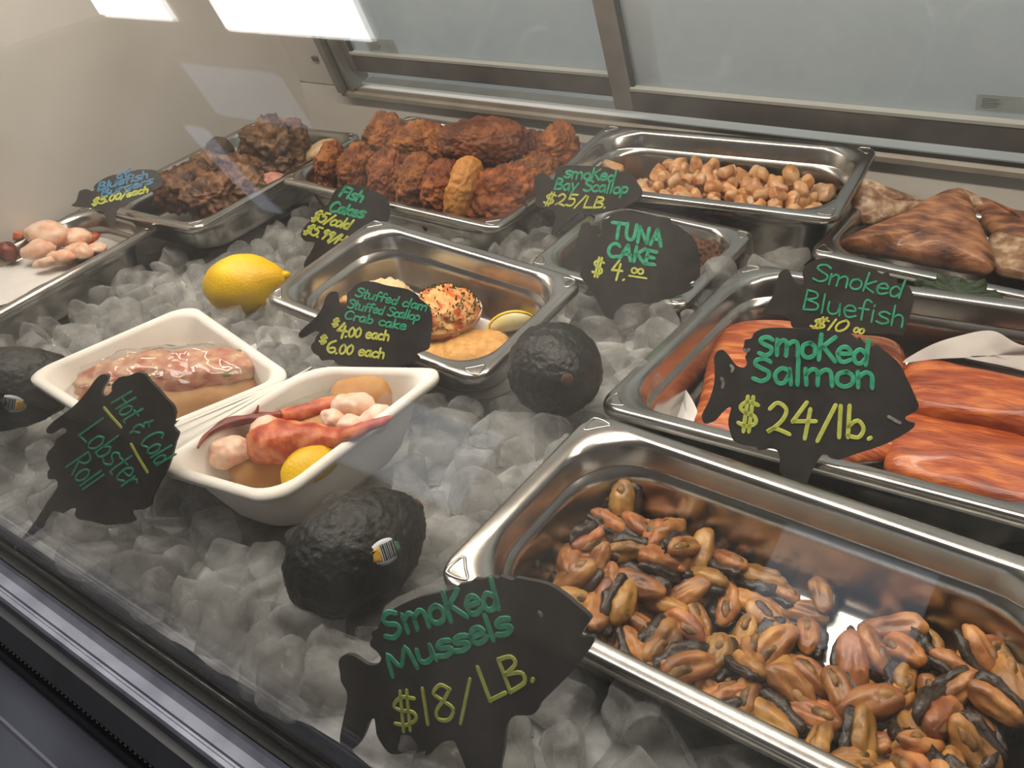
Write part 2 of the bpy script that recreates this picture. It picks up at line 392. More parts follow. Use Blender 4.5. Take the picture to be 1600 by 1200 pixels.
rib = mat('rib_black', (10, 11, 15), (16, 17, 22), 60, rough=.8)
# ridged rubber face
bm = bmesh.new(); x = X0
while x < -.15:
    box_bm(bm, (x, .0770, -.108), (x + .0028, .0785, -.057)); x += .0056
bm_obj('rib', bm, rib, rb, smooth=False)
struct(extrude_x('trim_6', [(.0775, -.112), (.0775, -.108), (.0745, -.1052), (.0715, -.108), (.0490, -.127), (.0470, -.1272), (.0450, -.130), (.0200, -.149), (.0150, -.160), (.010, -.30), (.0775, -.30)], X0, X1, mat('blue_grey_bumper', (62, 64, 75), (76, 78, 90), 12, rough=.55, bump=.06, bscale=150)))
fl = box('trim_7', (-5.2, -3.5, -.90), (3.5, .08, -.86), mat('dark_shop_floor', (60, 58, 58), (76, 72, 70), 20, rough=.7)); struct(fl)

# shop: ceiling with light panels, window wall behind the photographer (seen in the glass)
SHOPW = mat('shop_wall', (186, 176, 164), (196, 186, 174), 2, rough=.8)
struct(box('ceiling', (-5.2, -3.6, 1.84), (3.5, 1.8, 1.88), mat('shop_ceiling', (196, 190, 182), rough=.9)))
struct(box('wall_front', (-5.2, -3.6, -.9), (3.5, -3.5, 1.84), SHOPW))
struct(box('wall_far_left', (-5.3, -3.6, -.9), (-5.2, 1.8, 1.84), SHOPW))
struct(box('wall_right', (3.5, -3.6, -.9), (3.6, 1.8, 1.84), SHOPW))
def light_panel(label, x, y, sx, sy, s):
    t = thing('ceiling_panel_light', label, 'light', Vector((x, y, 1.84)), 'ceiling light panels')
    box('light_frame', (-sx / 2 - .03, -sy / 2 - .03, -.03), (sx / 2 + .03, sy / 2 + .03, 0), mat('lamp_white', (215, 215, 212), rough=.4), t)
    box('diffuser', (-sx / 2, -sy / 2, -.04), (sx / 2, sy / 2, -.03), emit('panel_glow_%d' % int(s * 10 + x * 100), (1, .97, .93, 1) if s > 2 else (.66, .76, 1, 1), s), t)
light_panel('ceiling panel light over the shop, seen as a white glare in the front glass', -2.155, -.20, .62, .40, 6.0)
light_panel('long ceiling panel light further left over the shop', -3.2, -.24, .95, .26, 6.0)
light_panel('added square cool glowing panel, standing in for a window reflected as a bluish patch', -2.62, -.76, .5, .28, 1.0)  # added glow on the ceiling in place of a window mirrored in the glass
light_panel('added narrow cool glowing panel that makes a bluish streak in the glass', -3.1, -1.32, .13, .62, 1.3)  # no known fixture, added to lay a streak across the glass
light_panel('added glowing panel above the display case that brightens the food', -.9, .32, 2.2, .5, 4.0)  # added panel that goes with the fill light over the case
def shop_window(n, x0, x1, z0, z1, s, colr=(.74, .84, 1, 1)):
    w = box('window_%d' % n, (x0, -3.5, z0), (x1, -3.485, z1), emit('daylight_%d' % n, colr, s)); struct(w)
    fr = mat('window_trim', (170, 168, 164), rough=.5)
    for lo, hi in (((x0 - .05, -3.5, z0 - .05), (x1 + .05, -3.47, z0)), ((x0 - .05, -3.5, z1), (x1 + .05, -3.47, z1 + .05)), ((x0 - .05, -3.5, z0), (x0, -3.47, z1)), ((x1, -3.5, z0), (x1 + .05, -3.47, z1))):
        box('window_frame', lo, hi, fr, w)

shop_window(1, -3.4, -2.5, .35, 1.35, 1.2)
shop_window(2, -.95, -.30, .55, 1.45, 1.0)
shop_window(3, .25, .95, .55, 1.45, 1.0)
# ice bed: heaped crushed ice, hollowed under the pans
# ================================================================== PANS
def Rp(th, a, b): return Matrix.Rotation(th, 4, 'Z') @ Matrix.Rotation(a, 4, 'X') @ Matrix.Rotation(b, 4, 'Y')
def rrect(w, d, ins, r, k=7):
    x0, y0, x1, y1 = ins, ins, w - ins, d - ins; r = min(r, (x1 - x0) / 2 - .001, (y1 - y0) / 2 - .001); o = []
    for cx, cy, a in ((x1 - r, y1 - r, 0), (x0 + r, y1 - r, 90), (x0 + r, y0 + r, 180), (x1 - r, y0 + r, 270)):
        for i in range(k + 1):
            t = R(a + 90 * i / k); o.append((cx + r * math.cos(t), cy + r * math.sin(t)))
    return o
def loop_mesh(name, loops, m, parent, thick, mapf=None, close=True):
    v = []; f = []; n = len(loops[0][0])
    for pts, z in loops:
        for x, y in pts: v.append(mapf(x, y, z) if mapf else (x, y, z))
    for l in range(len(loops) - 1):
        for i in range(n): f.append((l * n + i, l * n + (i + 1) % n, (l + 1) * n + (i + 1) % n, (l + 1) * n + i))
    if close: f.append(tuple((len(loops) - 1) * n + i for i in range(n)))
    o = mesh_obj(name, v, f, m, parent); solidify(o, thick); return o
PAN = {}
def gn_pan(key, xyz, rot, w, d, depth, label, ir=.045, emboss=(0, 1, 2, 3), dsc=1.0):
    M = Matrix.Translation(xyz) @ Rp(*rot); t = thing('steel_pan', label, 'pan', M)
    PAN[key] = (M, w, d, depth, t)
    L = [(0, -.0075, .017), (0, -.003, .017), (.0012, -.0006, .017), (.003, 0, .017), (.0095, 0, .026), (.0115, -.0012, ir * .9), (.0132, -.005, ir), (.0150, -.0180, ir), (.0158, -.0200, ir), (.0182, -.0215, ir),
         (.0195, -.028, ir), (.0245, -(depth - .012), ir * .95), (.0275, -(depth - .004), ir * .9), (.034, -depth, ir * .8)]
    body = loop_mesh('pan_body', [(rrect(w, d, i, r), z) for i, z, r in L], STEEL, t, .0009)
    for c in emboss:                                    # triangular pressing in the flat of each corner
        cx, cy, sx, sy = ((0, 0, 1, 1), (0, d, 1, -1), (w, d, -1, -1), (w, 0, -1, 1))[c]
        g = ir * .42
        tri = [(cx + sx * q[0], cy + sy * q[1], 0.0004) for q in ((.0065, .0065), (.0065 + g * .75, .0075), (.0065 + g * .42, .0065 + g * .42), (.0075, .0065 + g * .75))]
        bm = bmesh.new(); S = smooth_line(tri, 4, True); tube_bm(bm, S + [S[0]], .0011, 6, .8, False)
        bm_obj('corner_pressing', bm, STEEL, t)
    return t
def pan_px(key, px, py, h):
    """point inside a pan at pixel (px, py), h metres below the rim plane"""
    M, w, d, dep, t = PAN[key]; O = M @ Vector((0, 0, -h)); n = (M.to_3x3() @ Vector((0, 0, 1)))
    return on_plane(px, py, O, n)
gn_pan('M', (-0.28317, 0.22581, 0.05919), (-0.0144, -0.02462, 0.00042), .325, .176, .065, 'deep steel pan of smoked mussels at the front right, behind the large mussel sign')
gn_pan('S', (-0.30474, 0.44206, 0.02253), (-0.02381, -0.05465, -0.07672), .325, .265, .062, 'wide steel pan holding orange salmon fillets, behind the mussel pan')
gn_pan('C', (-0.55914, 0.74688, 0.03288), (0.08771, -0.00568, 0.00425), .325, .176, .085, 'steel pan of pale smoked bay scallops under the sliding doors')
gn_pan('K', (-0.66467, 0.42362, 0.04339), (-0.01998, 0.04501, 0.05052), .265, .162, .060, 'half-empty steel pan with one stuffed clam and a breaded crab cake, in the centre', ir=.04)
gn_pan('T', (-0.48903, 0.61358, 0.0150), (-0.04836, 0.02239, 0.01647), .176, .150, .060, 'small steel pan of dark tuna cakes in front of the bay scallops', ir=.035)
gn_pan('F', (-0.92574, 0.67285, 0.01734), (0.00448, -0.05317, 0.02229), .354, .265, .060, 'large steel pan heaped with browned fish cakes')
gn_pan('G', (-1.2050, 0.5525, -0.0090), (-0.01436, 0.0064, -0.03829), .252, .309, .055, 'steel pan of bluefish burgers in the far left corner')
lf = W(252, 350, -.02)
gn_pan('L', (lf.x - .176, lf.y - .325, -.02), (0, 0, 0), .176, .325, .062, 'steel pan lined with white paper holding pink lobster meat, at the far left edge')
gn_pan('B', (-0.2500, 0.7440, 0.0100), (-0.02234, -0.06078, 0.01443), .300, .160, .040, 'shallow steel pan of smoked bluefish pieces at the back right')

# clamshell from four rim corners
def bil(q):
    P = [Vector(p) for p in q]                           # near-left, far-left, far-right, near-right
    w = ((P[3] - P[0]).length + (P[2] - P[1]).length) / 2; d = ((P[1] - P[0]).length + (P[2] - P[3]).length) / 2
    def f(x, y, z):
        s, t = x / w, y / d
        return P[0] * (1 - s) * (1 - t) + P[3] * s * (1 - t) + P[1] * (1 - s) * t + P[2] * s * t + Vector((0, 0, z))
    return f, w, d
LQ = [W(38, 588, .040), W(297, 476, .040), W(460, 590, .046), W(203, 694, .046)]
RQ = [W(236, 730, .050), W(487, 574, .050), W(703, 577, .050), W(428, 788, .050)]
box_loops = lambda w, d, dep: [(rrect(w, d, i, r), z) for i, z, r in ((.0, -.004, .020), (0, 0, .020), (.0025, .0015, .020), (.006, .0012, .022), (.008, -.002, .024), (.013, -dep * .4, .026), (.021, -dep + .010, .028), (.026, -dep + .002, .028), (.034, -dep, .028))]
tray = thing('clamshell_box', 'open white moulded-fibre clamshell box holding two lobster rolls', 'takeout box', W(330, 720, 0.0))
TI = tray.matrix_world.inverted()
def traypart(name, Q, dep):
    f, w, d = bil(Q); g = lambda x, y, z: TI @ f(x, y, z)
    return loop_mesh(name, box_loops(w, d, dep), FIBRE, tray, .0018, g)
traypart('lid', LQ, .050); traypart('base', RQ, .062)
# ridged hinge between the two halves
v = []; f = []
e0, e1, g0, g1 = LQ[2], LQ[3], RQ[1], RQ[0]; nn = 14
for j in range(2):
    for i in range(nn + 1):
        s = i / nn; p = (e0.lerp(g0, s) if j == 0 else e1.lerp(g1, s)); p = p + Vector((0, 0, -.002 + .0022 * (1 + math.cos(s * 3.0 * 2 * PI)) / 2)); v.append(TI @ p)
for i in range(nn): f.append((i, i + 1, nn + 2 + i, nn + 1 + i))
solidify(mesh_obj('hinge', v, f, FIBRE, tray), .0018)

# ------------------------------------------------------------------ ice bed (needs the pans' places)
FOOT = []
for k, (M, w, d, dep, t) in PAN.items():
    FOOT.append(([tuple((M @ Vector(c))[:2]) for c in ((0, 0, 0), (0, d, 0), (w, d, 0), (w, 0, 0))], M.translation.z - dep - .012, k))
FOOT.append(([tuple(p[:2]) for p in LQ], -.03, 'lid')); FOOT.append(([tuple(p[:2]) for p in RQ], -.03, 'base'))
def shrink(poly, s):
    cx = sum(p[0] for p in poly) / len(poly); cy = sum(p[1] for p in poly) / len(poly)
    return [(cx + (p[0] - cx) * s, cy + (p[1] - cy) * s) for p in poly]
SHR = [(shrink(p, .93), z) for p, z, k in FOOT]
gx = [XA + .004 + i * .0115 for i in range(int((0.42 - XA) / .0115))]; gy = [.137 + j * .0115 for j in range(75)]
v = []; f = []
for y in gy:
    for x in gx:
        z = icez(x, y) - .014 + noise.noise(Vector((x * 28, y * 28, 3))) * .008 + noise.noise(Vector((x * 75, y * 75, 9))) * .005
        z -= .055 * min(1, max(0, (y - .86) / .05))
        for p, zb in SHR:
            if inside((x, y), p): z = min(z, zb)
        v.append((x, y, z))
nx = len(gx)
for j in range(len(gy) - 1):
    for i in range(nx - 1): f.append((j * nx + i, j * nx + i + 1, (j + 1) * nx + i + 1, (j + 1) * nx + i))
bed = mesh_obj('ice_bed', v, f, mat('packed_ice', (176, 176, 172), (214, 214, 210), 60, rough=.25, bump=.6, bscale=160, ior=1.31))
tag(bed, 'packed crushed ice filling the case under the loose cubes', 'ice', kind='stuff')
# ================================================================== FISH SIGNS
GL = {
'S': (.6, "55,88 36,100 12,92 8,72 30,56 52,42 52,16 30,0 4,10"), 's': (.48, "44,55 25,62 8,50 15,36 38,28 42,12 22,0 2,8"),
'm': (.82, "5,60 9,0|8,40 22,60 36,50 38,0|38,40 55,60 70,50 75,0"), 'o': (.52, "28,60 8,48 6,15 24,0 44,14 44,45 28,60"),
'k': (.5, "8,100 8,0|44,62 10,28 46,0"), 'K': (.6, "8,100 8,0|52,95 10,45|18,52 58,0"),
'e': (.52, "8,32 44,36 36,58 18,58 6,35 14,5 30,0 48,12"), 'd': (.55, "42,42 22,58 6,35 12,5 30,2 44,25|46,100 45,0"),
'M': (.85, "5,0 12,90 36,25 64,95 76,0"), 'u': (.55, "6,58 6,15 22,0 40,15 44,58|44,58 48,0"), 'l': (.24, "10,100 10,0"),
'B': (.62, "10,100 8,0|10,100 42,95 46,70 12,52|12,52 52,40 50,10 8,0"), 'a': (.54, "42,50 22,60 6,35 12,4 30,4 42,40|42,58 47,0"),
'y': (.5, "5,58 20,15|46,60 10,-35"), 'c': (.47, "42,50 24,60 6,38 8,12 24,0 43,8"), 'p': (.54, "8,58 8,-40|8,45 28,62 46,40 36,8 10,8"),
'T': (.75, "0,98 70,100|36,98 32,0"), 'U': (.66, "6,100 6,25 26,0 48,20 56,100"), 'N': (.72, "6,0 8,100|8,100 54,5|54,5 60,100"),
'A': (.72, "4,0 34,100|34,100 60,0|16,38 54,38"), 'C': (.64, "56,85 36,100 10,75 6,30 26,0 57,12"), 'E': (.6, "52,98 10,100|10,100 8,0|8,0 54,4|9,52 44,52"),
'F': (.58, "56,98 10,100|10,100 8,0|9,52 42,54"), 'i': (.24, "10,58 10,0|10,80 11,84"), 'h': (.52, "8,100 8,0|8,38 26,58 42,45 44,0"),
't': (.44, "20,95 18,8 34,0|0,62 40,64"), 'f': (.44, "42,92 26,100 18,75 18,0|2,52 36,54"), 'r': (.42, "8,58 9,0|9,36 22,56 38,52"),
'n': (.54, "6,58 8,0|8,38 26,58 42,45 44,0"), 'b': (.52, "8,100 8,2|8,35 30,55 46,30 34,2 8,6"), 'g': (.52, "42,50 24,60 6,38 14,6 32,8 42,45|42,58 40,-25 20,-38 6,-22"),
'H': (.66, "8,100 6,0|54,100 52,0|7,50 54,52"), '&': (.62, "52,72 30,76 20,62 40,50 14,42 10,15 30,5 54,20|34,96 30,76|28,5 26,-12"), 'L': (.57, "10,100 8,0|8,0 52,4"),
'R': (.64, "10,100 8,0|10,100 46,92 46,62 10,50|22,50 58,0"), '$': (.68, "58,80 30,90 8,72 20,54 50,42 54,20 30,8 4,18|28,106 20,-8|44,106 36,-8"),
'0': (.56, "28,100 8,70 8,25 26,0 46,25 46,75 28,100"), '1': (.28, "14,100 12,0"), '2': (.62, "8,80 26,100 48,80 40,45 14,12 4,4 22,16 58,0"),
'4': (.66, "36,100 4,40|4,40 60,44|46,80 36,-10"), '5': (.6, "54,98 16,96|16,96 12,58|12,58 42,60 50,30 34,0 6,6"), '6': (.56, "44,98 14,70 6,25 24,0 46,15 40,42 12,30"),
'8': (.6, "50,84 30,100 10,82 26,60 50,30 36,2 12,8 10,32 32,58 50,84"), '9': (.52, "44,85 24,98 8,78 22,55 44,80|44,90 38,0"),
'/': (.45, "42,106 2,-12"), '.': (.24, "9,2 12,5"), ' ': (.38, ""),
}
def ribbon(bm, pts, w):
    """raised chalk-ink stroke: a low rounded strip standing on the board (plane z = 0)"""
    n = len(pts); rows = []
    if n == 1: pts = [pts[0], pts[0] + Vector((w * .3, 0))]; n = 2
    ext0 = (pts[0] - pts[1]).normalized() * w * .5; ext1 = (pts[-1] - pts[-2]).normalized() * w * .5
    P = [pts[0] + ext0] + list(pts) + [pts[-1] + ext1]; wid = [w * .55] + [w] * n + [w * .55]
    for i, p in enumerate(P):
        t = (P[min(i + 1, n + 1)] - P[max(i - 1, 0)]); t = t.normalized() if t.length > 1e-9 else Vector((1, 0)); s = Vector((-t.y, t.x)) * wid[i] / 2
        rows.append([bm.verts.new((p.x + s.x * c, p.y + s.y * c, h)) for c, h in ((-1, 0), (-.8, .0006), (.8, .0006), (1, 0))])
    for a, b in zip(rows, rows[1:]):
        for i in range(3): bm.faces.new((a[i], a[i + 1], b[i + 1], b[i]))
    bm.faces.new(rows[0]); bm.faces.new(rows[-1][::-1])
def text_strokes(txt, p0, p1, H, slant=0.0, jit=.04):
    """strokes of a handwritten line in zoom pixels: baseline p0 -> p1, capital height H"""
    p0 = Vector(p0); p1 = Vector(p1); b = (p1 - p0); Lb = b.length; b.normalize(); up = Vector((b.y, -b.x))
    adv = sum(GL[c][0] for c in txt); s = Lb / adv; x = 0; out = []
    rnd = random.Random(txt)
    for c in txt:
        w, g = GL[c]; dy = rnd.uniform(-jit, jit); sc = 1 + rnd.uniform(-jit, jit)
        for st in g.split('|'):
            if not st: continue
            pts = [tuple(float(q) / 100 for q in t.split(',')) for t in st.split()]
            line = [p0 + b * ((x + u + slant * vv) * s) + up * ((vv * sc + dy) * H) for u, vv in pts]
            out.append(smooth_line(line, 4) if len(line) > 2 else [Vector(line[0]), (Vector(line[0]) + Vector(line[1])) / 2, Vector(line[1])])
        x += w
    return out
SIGN_ARGS = []
def fish_sign(label, zoom, outline, anchor, z, tilt, yaw, texts, extra=(), thick=.0022, width=.0026):
    """board traced in zoom pixels, standing on its own plane through the anchor; zoom = (x0, y0, scale)"""
    Z = lambda p: (zoom[0] + p[0] * zoom[2], zoom[1] + p[1] * zoom[2])
    SIGN_ARGS.append((label, zoom, outline, anchor, z, tilt, yaw))
    O = W(*Z(anchor), z)
    h = Vector((CO.x - O.x, CO.y - O.y, 0)).normalized(); h = Matrix.Rotation(R(yaw), 3, 'Z') @ h
    n = (h * math.cos(R(tilt)) + Vector((0, 0, 1)) * math.sin(R(tilt))).normalized()
    u = Vector((0, 0, 1)).cross(n).normalized(); vv = n.cross(u)
    M = Matrix(((u.x, vv.x, n.x, O.x), (u.y, vv.y, n.y, O.y), (u.z, vv.z, n.z, O.z), (0, 0, 0, 1)))
    def loc(p):
        q = on_plane(*Z(p), O, n) - O; return Vector((q.dot(u), q.dot(vv)))
    t = thing('fish_sign', label, 'sign', M, 'black fish-shaped price signs')
    out = smooth_line([loc(p) for p in outline], 2, True)
    b = bm_obj('board', prism_bm(out, -thick, 0), SIGN, t, smooth=False)
    by = {}
    for m, w, strokes in texts:
        if m is SCUFF:
            for k, q in enumerate(strokes): by['scuff%d' % k] = (m, [(w, [q])])
        else: by.setdefault(m.name, (m, []))[1].append((w, strokes))
    for name, (m, lst) in by.items():
        bm = bmesh.new()
        for w, strokes in lst:
            for s in strokes: ribbon(bm, [loc(q) for q in s], w)
        bm_obj('price_lettering' if m is YELLOW else 'scuff_mark' if m is SCUFF else 'name_lettering', bm, m, t, smooth=False)
    return t, loc
TX = text_strokes
fish_sign('large black fish-shaped sign for smoked mussels, in the ice before the mussel pan', (510, 880, .26875),
    [(70,585),(85,545),(130,532),(180,550),(240,590),(290,592),(318,560),(310,535),(285,505),(258,485),(255,455),(270,430),(262,415),(270,395),(300,380),(310,345),(335,315),(370,280),(420,250),(520,205),(640,175),(740,150),(770,125),(840,110),(860,90),(905,95),(960,78),(1000,92),(1010,75),(1080,100),(1100,85),(1180,100),(1290,125),(1380,180),(1450,240),(1510,290),(1535,320),(1525,345),(1475,425),(1500,430),(1540,425),(1560,440),(1540,480),(1500,540),(1420,640),(1320,740),(1240,820),(1230,850),(1190,885),(1100,885),(1055,925),(1040,980),(1030,1090),(1010,1190),(1000,1290),(930,1400),(850,1310),(810,1190),(760,1070),(740,1035),(690,1035),(640,1070),(600,1110),(570,1115),(575,1090),(515,1110),(520,1085),(470,1100),(400,1112),(360,1100),(320,1050),(290,990),(280,905),(250,920),(225,985),(190,1050),(140,1090),(100,1095),(80,1060),(80,1000),(100,900),(120,800),(115,740),(85,690),(80,640)],
    (910, 1290), .030, 18, -50,
    [(GREEN, .0030, TX('s', (350,445), (450,415), 240)), (GREEN, .0030, TX('moKed', (460,405), (1020,255), 165)), (GREEN, .0030, TX('Mussels', (375,655), (1095,395), 140)), (YELLOW, .0022, TX('$18/', (400,965), (880,880), 205)), (YELLOW, .0022, TX('LB.', (935,800), (1235,680), 205)), (SCUFF, .0016, [[Vector((1240, 285)), Vector((1248, 292)), Vector((1252, 302))]])])
fish_sign('large black fish-shaped sign for smoked salmon, between the salmon and mussel pans', (1080, 480, .2375),
    [(70,720),(80,690),(120,610),(150,510),(155,420),(150,340),(165,300),(190,283),(215,285),(250,320),(270,350),(300,385),(345,400),(370,370),(355,330),(370,300),(340,285),(350,250),(355,215),(400,205),(415,170),(470,142),(560,135),(660,138),(760,140),(900,155),(1060,180),(1090,220),(1110,195),(1165,265),(1215,245),(1240,260),(1290,300),(1350,350),(1390,405),(1410,450),(1450,530),(1480,600),(1498,650),(1480,685),(1440,705),(1405,730),(1440,755),(1470,760),(1465,790),(1410,830),(1350,865),(1290,895),(1200,930),(1100,960),(1020,990),(970,1005),(910,990),(900,975),(870,970),(850,985),(820,1030),(790,1090),(770,1140),(745,1230),(690,1230),(640,1150),(610,1120),(585,1080),(585,1000),(570,950),(540,930),(490,935),(440,940),(430,920),(390,915),(330,905),(280,880),(265,850),(250,800),(245,740),(265,665),(240,663),(200,700),(160,745),(110,765),(80,760)],
    (700, 1140), .030, 30, 10,
    [(GREEN, .0030, TX('S', (442,320), (535,324), 120)), (GREEN, .0030, TX('moKed', (545,312), (1168,380), 160, jit=.02)), (GREEN, .0030, TX('S', (400,490), (520,497), 150)), (GREEN, .0030, TX('almon', (535,500), (1215,530), 165, jit=.02)), (YELLOW, .0028, TX('$', (300,800), (450,808), 200)), (YELLOW, .0028, TX('24/lb.', (490,830), (1210,868), 205)), (SCUFF, .0022, [[Vector((200, 470)), Vector((212, 500)), Vector((205, 525))], [Vector((262, 385)), Vector((275, 402)), Vector((268, 420))], [Vector((352, 282)), Vector((366, 292)), Vector((378, 280))], [Vector((1300, 722)), Vector((1330, 740)), Vector((1370, 760))]])])
fish_sign('black fish-shaped sign for smoked bluefish, standing over the salmon behind another sign', (1160, 390, .1875),
    [(125,530),(150,535),(200,470),(255,380),(280,270),(310,195),(340,170),(380,165),(400,195),(430,250),(465,285),(505,290),(510,250),(500,200),(520,140),(600,90),(700,70),(850,100),(1000,140),(1100,160),(1160,205),(1215,180),(1240,250),(1280,225),(1300,290),(1355,275),(1410,345),(1430,420),(1400,540),(1370,620),(1340,715),(1240,700),(1150,705),(1000,690),(920,692),(880,760),(840,900),(700,900),(680,760),(600,700),(480,690),(410,640),(400,600),(360,560),(280,535),(200,545)],
    (760, 860), .010, 26, 4,
    [(GREEN, .0016, TX('Smoked', (575,255), (1325,405), 150, .1)), (GREEN, .0016, TX('Bluefish', (490,490), (1345,655), 165)), (YELLOW, .0018, TX('$10', (550,650), (860,690), 95, .25)), (YELLOW, .0016, TX('oo', (920,690), (1010,700), 70, .2))])
fish_sign('black fish-shaped sign for smoked bay scallop, leaning on the scallop pan corner', (820, 240, .2),
    [(-65,395),(-60,375),(0,350),(40,320),(70,270),(75,210),(90,170),(130,150),(170,165),(190,195),(225,200),(240,150),(235,130),(300,95),(400,92),(540,98),(640,105),(700,130),(720,125),(735,145),(770,140),(790,165),(810,155),(840,185),(870,225),(900,270),(910,300),(900,340),(880,365),(830,385),(780,420),(720,440),(640,455),(580,470),(480,482),(440,465),(400,480),(340,530),(280,580),(215,650),(185,680),(205,620),(225,560),(240,480),(200,440),(120,420),(80,395),(85,360),(100,325),(60,340),(10,360)],
    (205, 640), -.015, 24, -50,
    [(GREEN, .0026, TX('smoKed', (305,185), (705,218), 85, .12)), (GREEN, .0026, TX('Bay Scallop', (225,275), (805,315), 85, .15)), (YELLOW, .0024, TX('$25/LB.', (140,395), (640,430), 88, .2))])
fish_sign('grey-black fish-shaped sign for tuna cake, covering the small tuna cake pan', (820, 240, .2),
    [(300,880),(310,850),(350,780),(400,720),(415,650),(440,560),(480,535),(510,545),(530,600),(550,640),(590,640),(605,590),(600,540),(640,510),(700,470),(760,448),(840,455),(960,480),(1080,495),(1140,510),(1150,545),(1190,555),(1230,590),(1290,630),(1340,700),(1365,800),(1370,930),(1350,980),(1290,1010),(1280,1030),(1320,1040),(1290,1070),(1200,1110),(1060,1150),(940,1180),(860,1190),(800,1240),(770,1330),(690,1330),(620,1260),(560,1150),(480,1020),(430,950),(445,870),(410,880),(350,915)],
    (700, 1280), .005, 30, 0,
    [(GREEN, .0034, TX('TUNA', (675,655), (1080,722), 120, -.05)), (GREEN, .0034, TX('CAKE', (640,800), (1020,872), 110)), (YELLOW, .0022, TX('$ 4.', (520,945), (790,990), 135)), (YELLOW, .0018, TX('oo', (830,935), (930,940), 70)), (YELLOW, .0018, [[Vector((815, 955)), Vector((880, 965)), Vector((950, 975))]])])
fish_sign('black fish-shaped sign listing stuffed clam, stuffed scallop and crab cake', (450, 420, .15),
    [(110,690),(120,660),(180,600),(260,530),(330,450),(370,370),(385,310),(430,250),(480,235),(520,250),(530,320),(540,365),(600,370),(615,310),(615,250),(660,220),(690,180),(760,140),(830,128),(920,140),(1000,165),(1100,185),(1220,205),(1300,240),(1350,275),(1380,320),(1440,360),(1480,420),(1500,480),(1505,600),(1490,700),(1475,820),(1440,850),(1380,870),(1345,890),(1380,920),(1340,960),(1240,990),(1180,1010),(1100,1060),(1000,1200),(880,1220),(760,1080),(640,1020),(520,1000),(480,955),(420,950),(350,955),(320,910),(270,880),(240,830),(245,790),(280,750),(290,710),(330,660),(280,650),(200,700),(150,720),(120,715)],
    (920, 1150), .032, 30, -10,
    [(GREEN, .0015, TX('Stuffed clam', (695,285), (1440,440), 90, .15)), (GREEN, .0015, TX('Stuffed Scallop', (615,405), (1365,545), 88, .15)), (GREEN, .0015, TX('Crab cake', (580,520), (1225,640), 90, .1)), (YELLOW, .0018, TX('$', (455,590), (525,610), 80)), (YELLOW, .0022, TX('4', (505,690), (610,710), 140)), (YELLOW, .0018, TX('.00 each', (590,705), (1050,745), 100, .12)), (YELLOW, .0018, TX('$', (325,770), (405,785), 80)), (YELLOW, .0019, TX('6', (395,865), (505,880), 125)), (YELLOW, .0018, TX('.00 each', (490,880), (1000,930), 100, .12))])
fish_sign('black fish-shaped sign for fish cakes, in the ice before the fish cake pan', (460, 270, .11666),
    [(500,330),(530,260),(590,200),(680,165),(760,155),(860,170),(960,210),(1080,245),(1180,300),(1230,350),(1270,420),(1280,520),(1270,600),(1230,680),(1130,780),(900,900),(700,980),(450,1050),(330,1150),(220,1240),(130,1260),(140,1190),(180,1120),(240,1020),(270,930),(150,920),(90,850),(100,780),(160,690),(270,590),(360,480),(450,420)],
    (190, 1150), -.035, 18, -20,
    [(GREEN, .0032, TX('Fish', (590,310), (900,395), 145, .25)), (GREEN, .0032, TX('Cakes', (455,510), (920,605), 140, .25)), (YELLOW, .0027, TX('$5/cold', (215,630), (720,755), 135, .4)), (YELLOW, .0027, TX('$5.99/Hot', (110,795), (760,1020), 140, .4))])
fish_sign('black fish-shaped sign for hot and cold lobster roll, leaning before the clamshell box', (20, 570, .2416),
    [(20,1175),(60,1120),(140,1020),(220,890),(290,790),(275,740),(230,740),(225,690),(240,670),(215,610),(230,560),(270,520),(280,480),(340,440),(345,415),(310,410),(260,445),(220,440),(220,410),(270,360),(340,310),(390,270),(430,230),(480,170),(530,100),(570,65),(605,65),(615,95),(590,140),(570,190),(600,205),(640,170),(640,130),(690,80),(740,75),(800,50),(850,60),(880,100),(940,160),(990,220),(1030,260),(1050,310),(1040,370),(1070,360),(1030,400),(1070,440),(1050,500),(1030,580),(1000,670),(960,740),(930,800),(900,860),(890,910),(850,935),(780,940),(765,970),(790,1000),(770,1020),(700,1030),(600,1035),(500,1010),(430,1000),(400,970),(410,930),(370,935),(290,985),(200,1050),(110,1110),(50,1150)],
    (590, 1030), .001, 18, -60,
    [(GREEN, .0016, TX('Hot & Cold', (640,240), (935,660), 150, .1)), (GREEN, .0016, TX('Lobster', (425,445), (740,815), 185, .1)), (GREEN, .0016, TX('Roll', (345,650), (465,820), 170)), (YELLOW, .0026, [[Vector((595, 280)), Vector((645, 340)), Vector((700, 400))]]), (YELLOW, .0026, [[Vector((768, 515)), Vector((815, 600)), Vector((870, 690))]])])
fish_sign('small black fish-shaped sign with blue and yellow lettering by the bluefish burgers', (90, 250, .125),
    [(170,570),(220,530),(250,460),(265,400),(290,380),(340,365),(390,370),(430,390),(460,370),(450,340),(480,300),(560,240),(680,190),(840,160),(1000,120),(1100,118),(1180,120),(1240,140),(1290,200),(1320,270),(1290,330),(1200,380),(1080,440),(940,510),(820,570),(740,640),(720,800),(640,800),(560,640),(420,600),(300,590)],
    (690, 700), -.005, 30, 0,
    [(BLUE, .0026, TX('gf', (730,245), (900,190), 85, .2)), (BLUE, .0026, TX('Bluefish', (490,385), (1130,225), 90, .25)), (BLUE, .0026, TX('Burgers', (530,470), (1190,290), 85, .25)), (YELLOW, .0026, TX('$5.00/each', (425,570), (1130,400), 75, .3))])
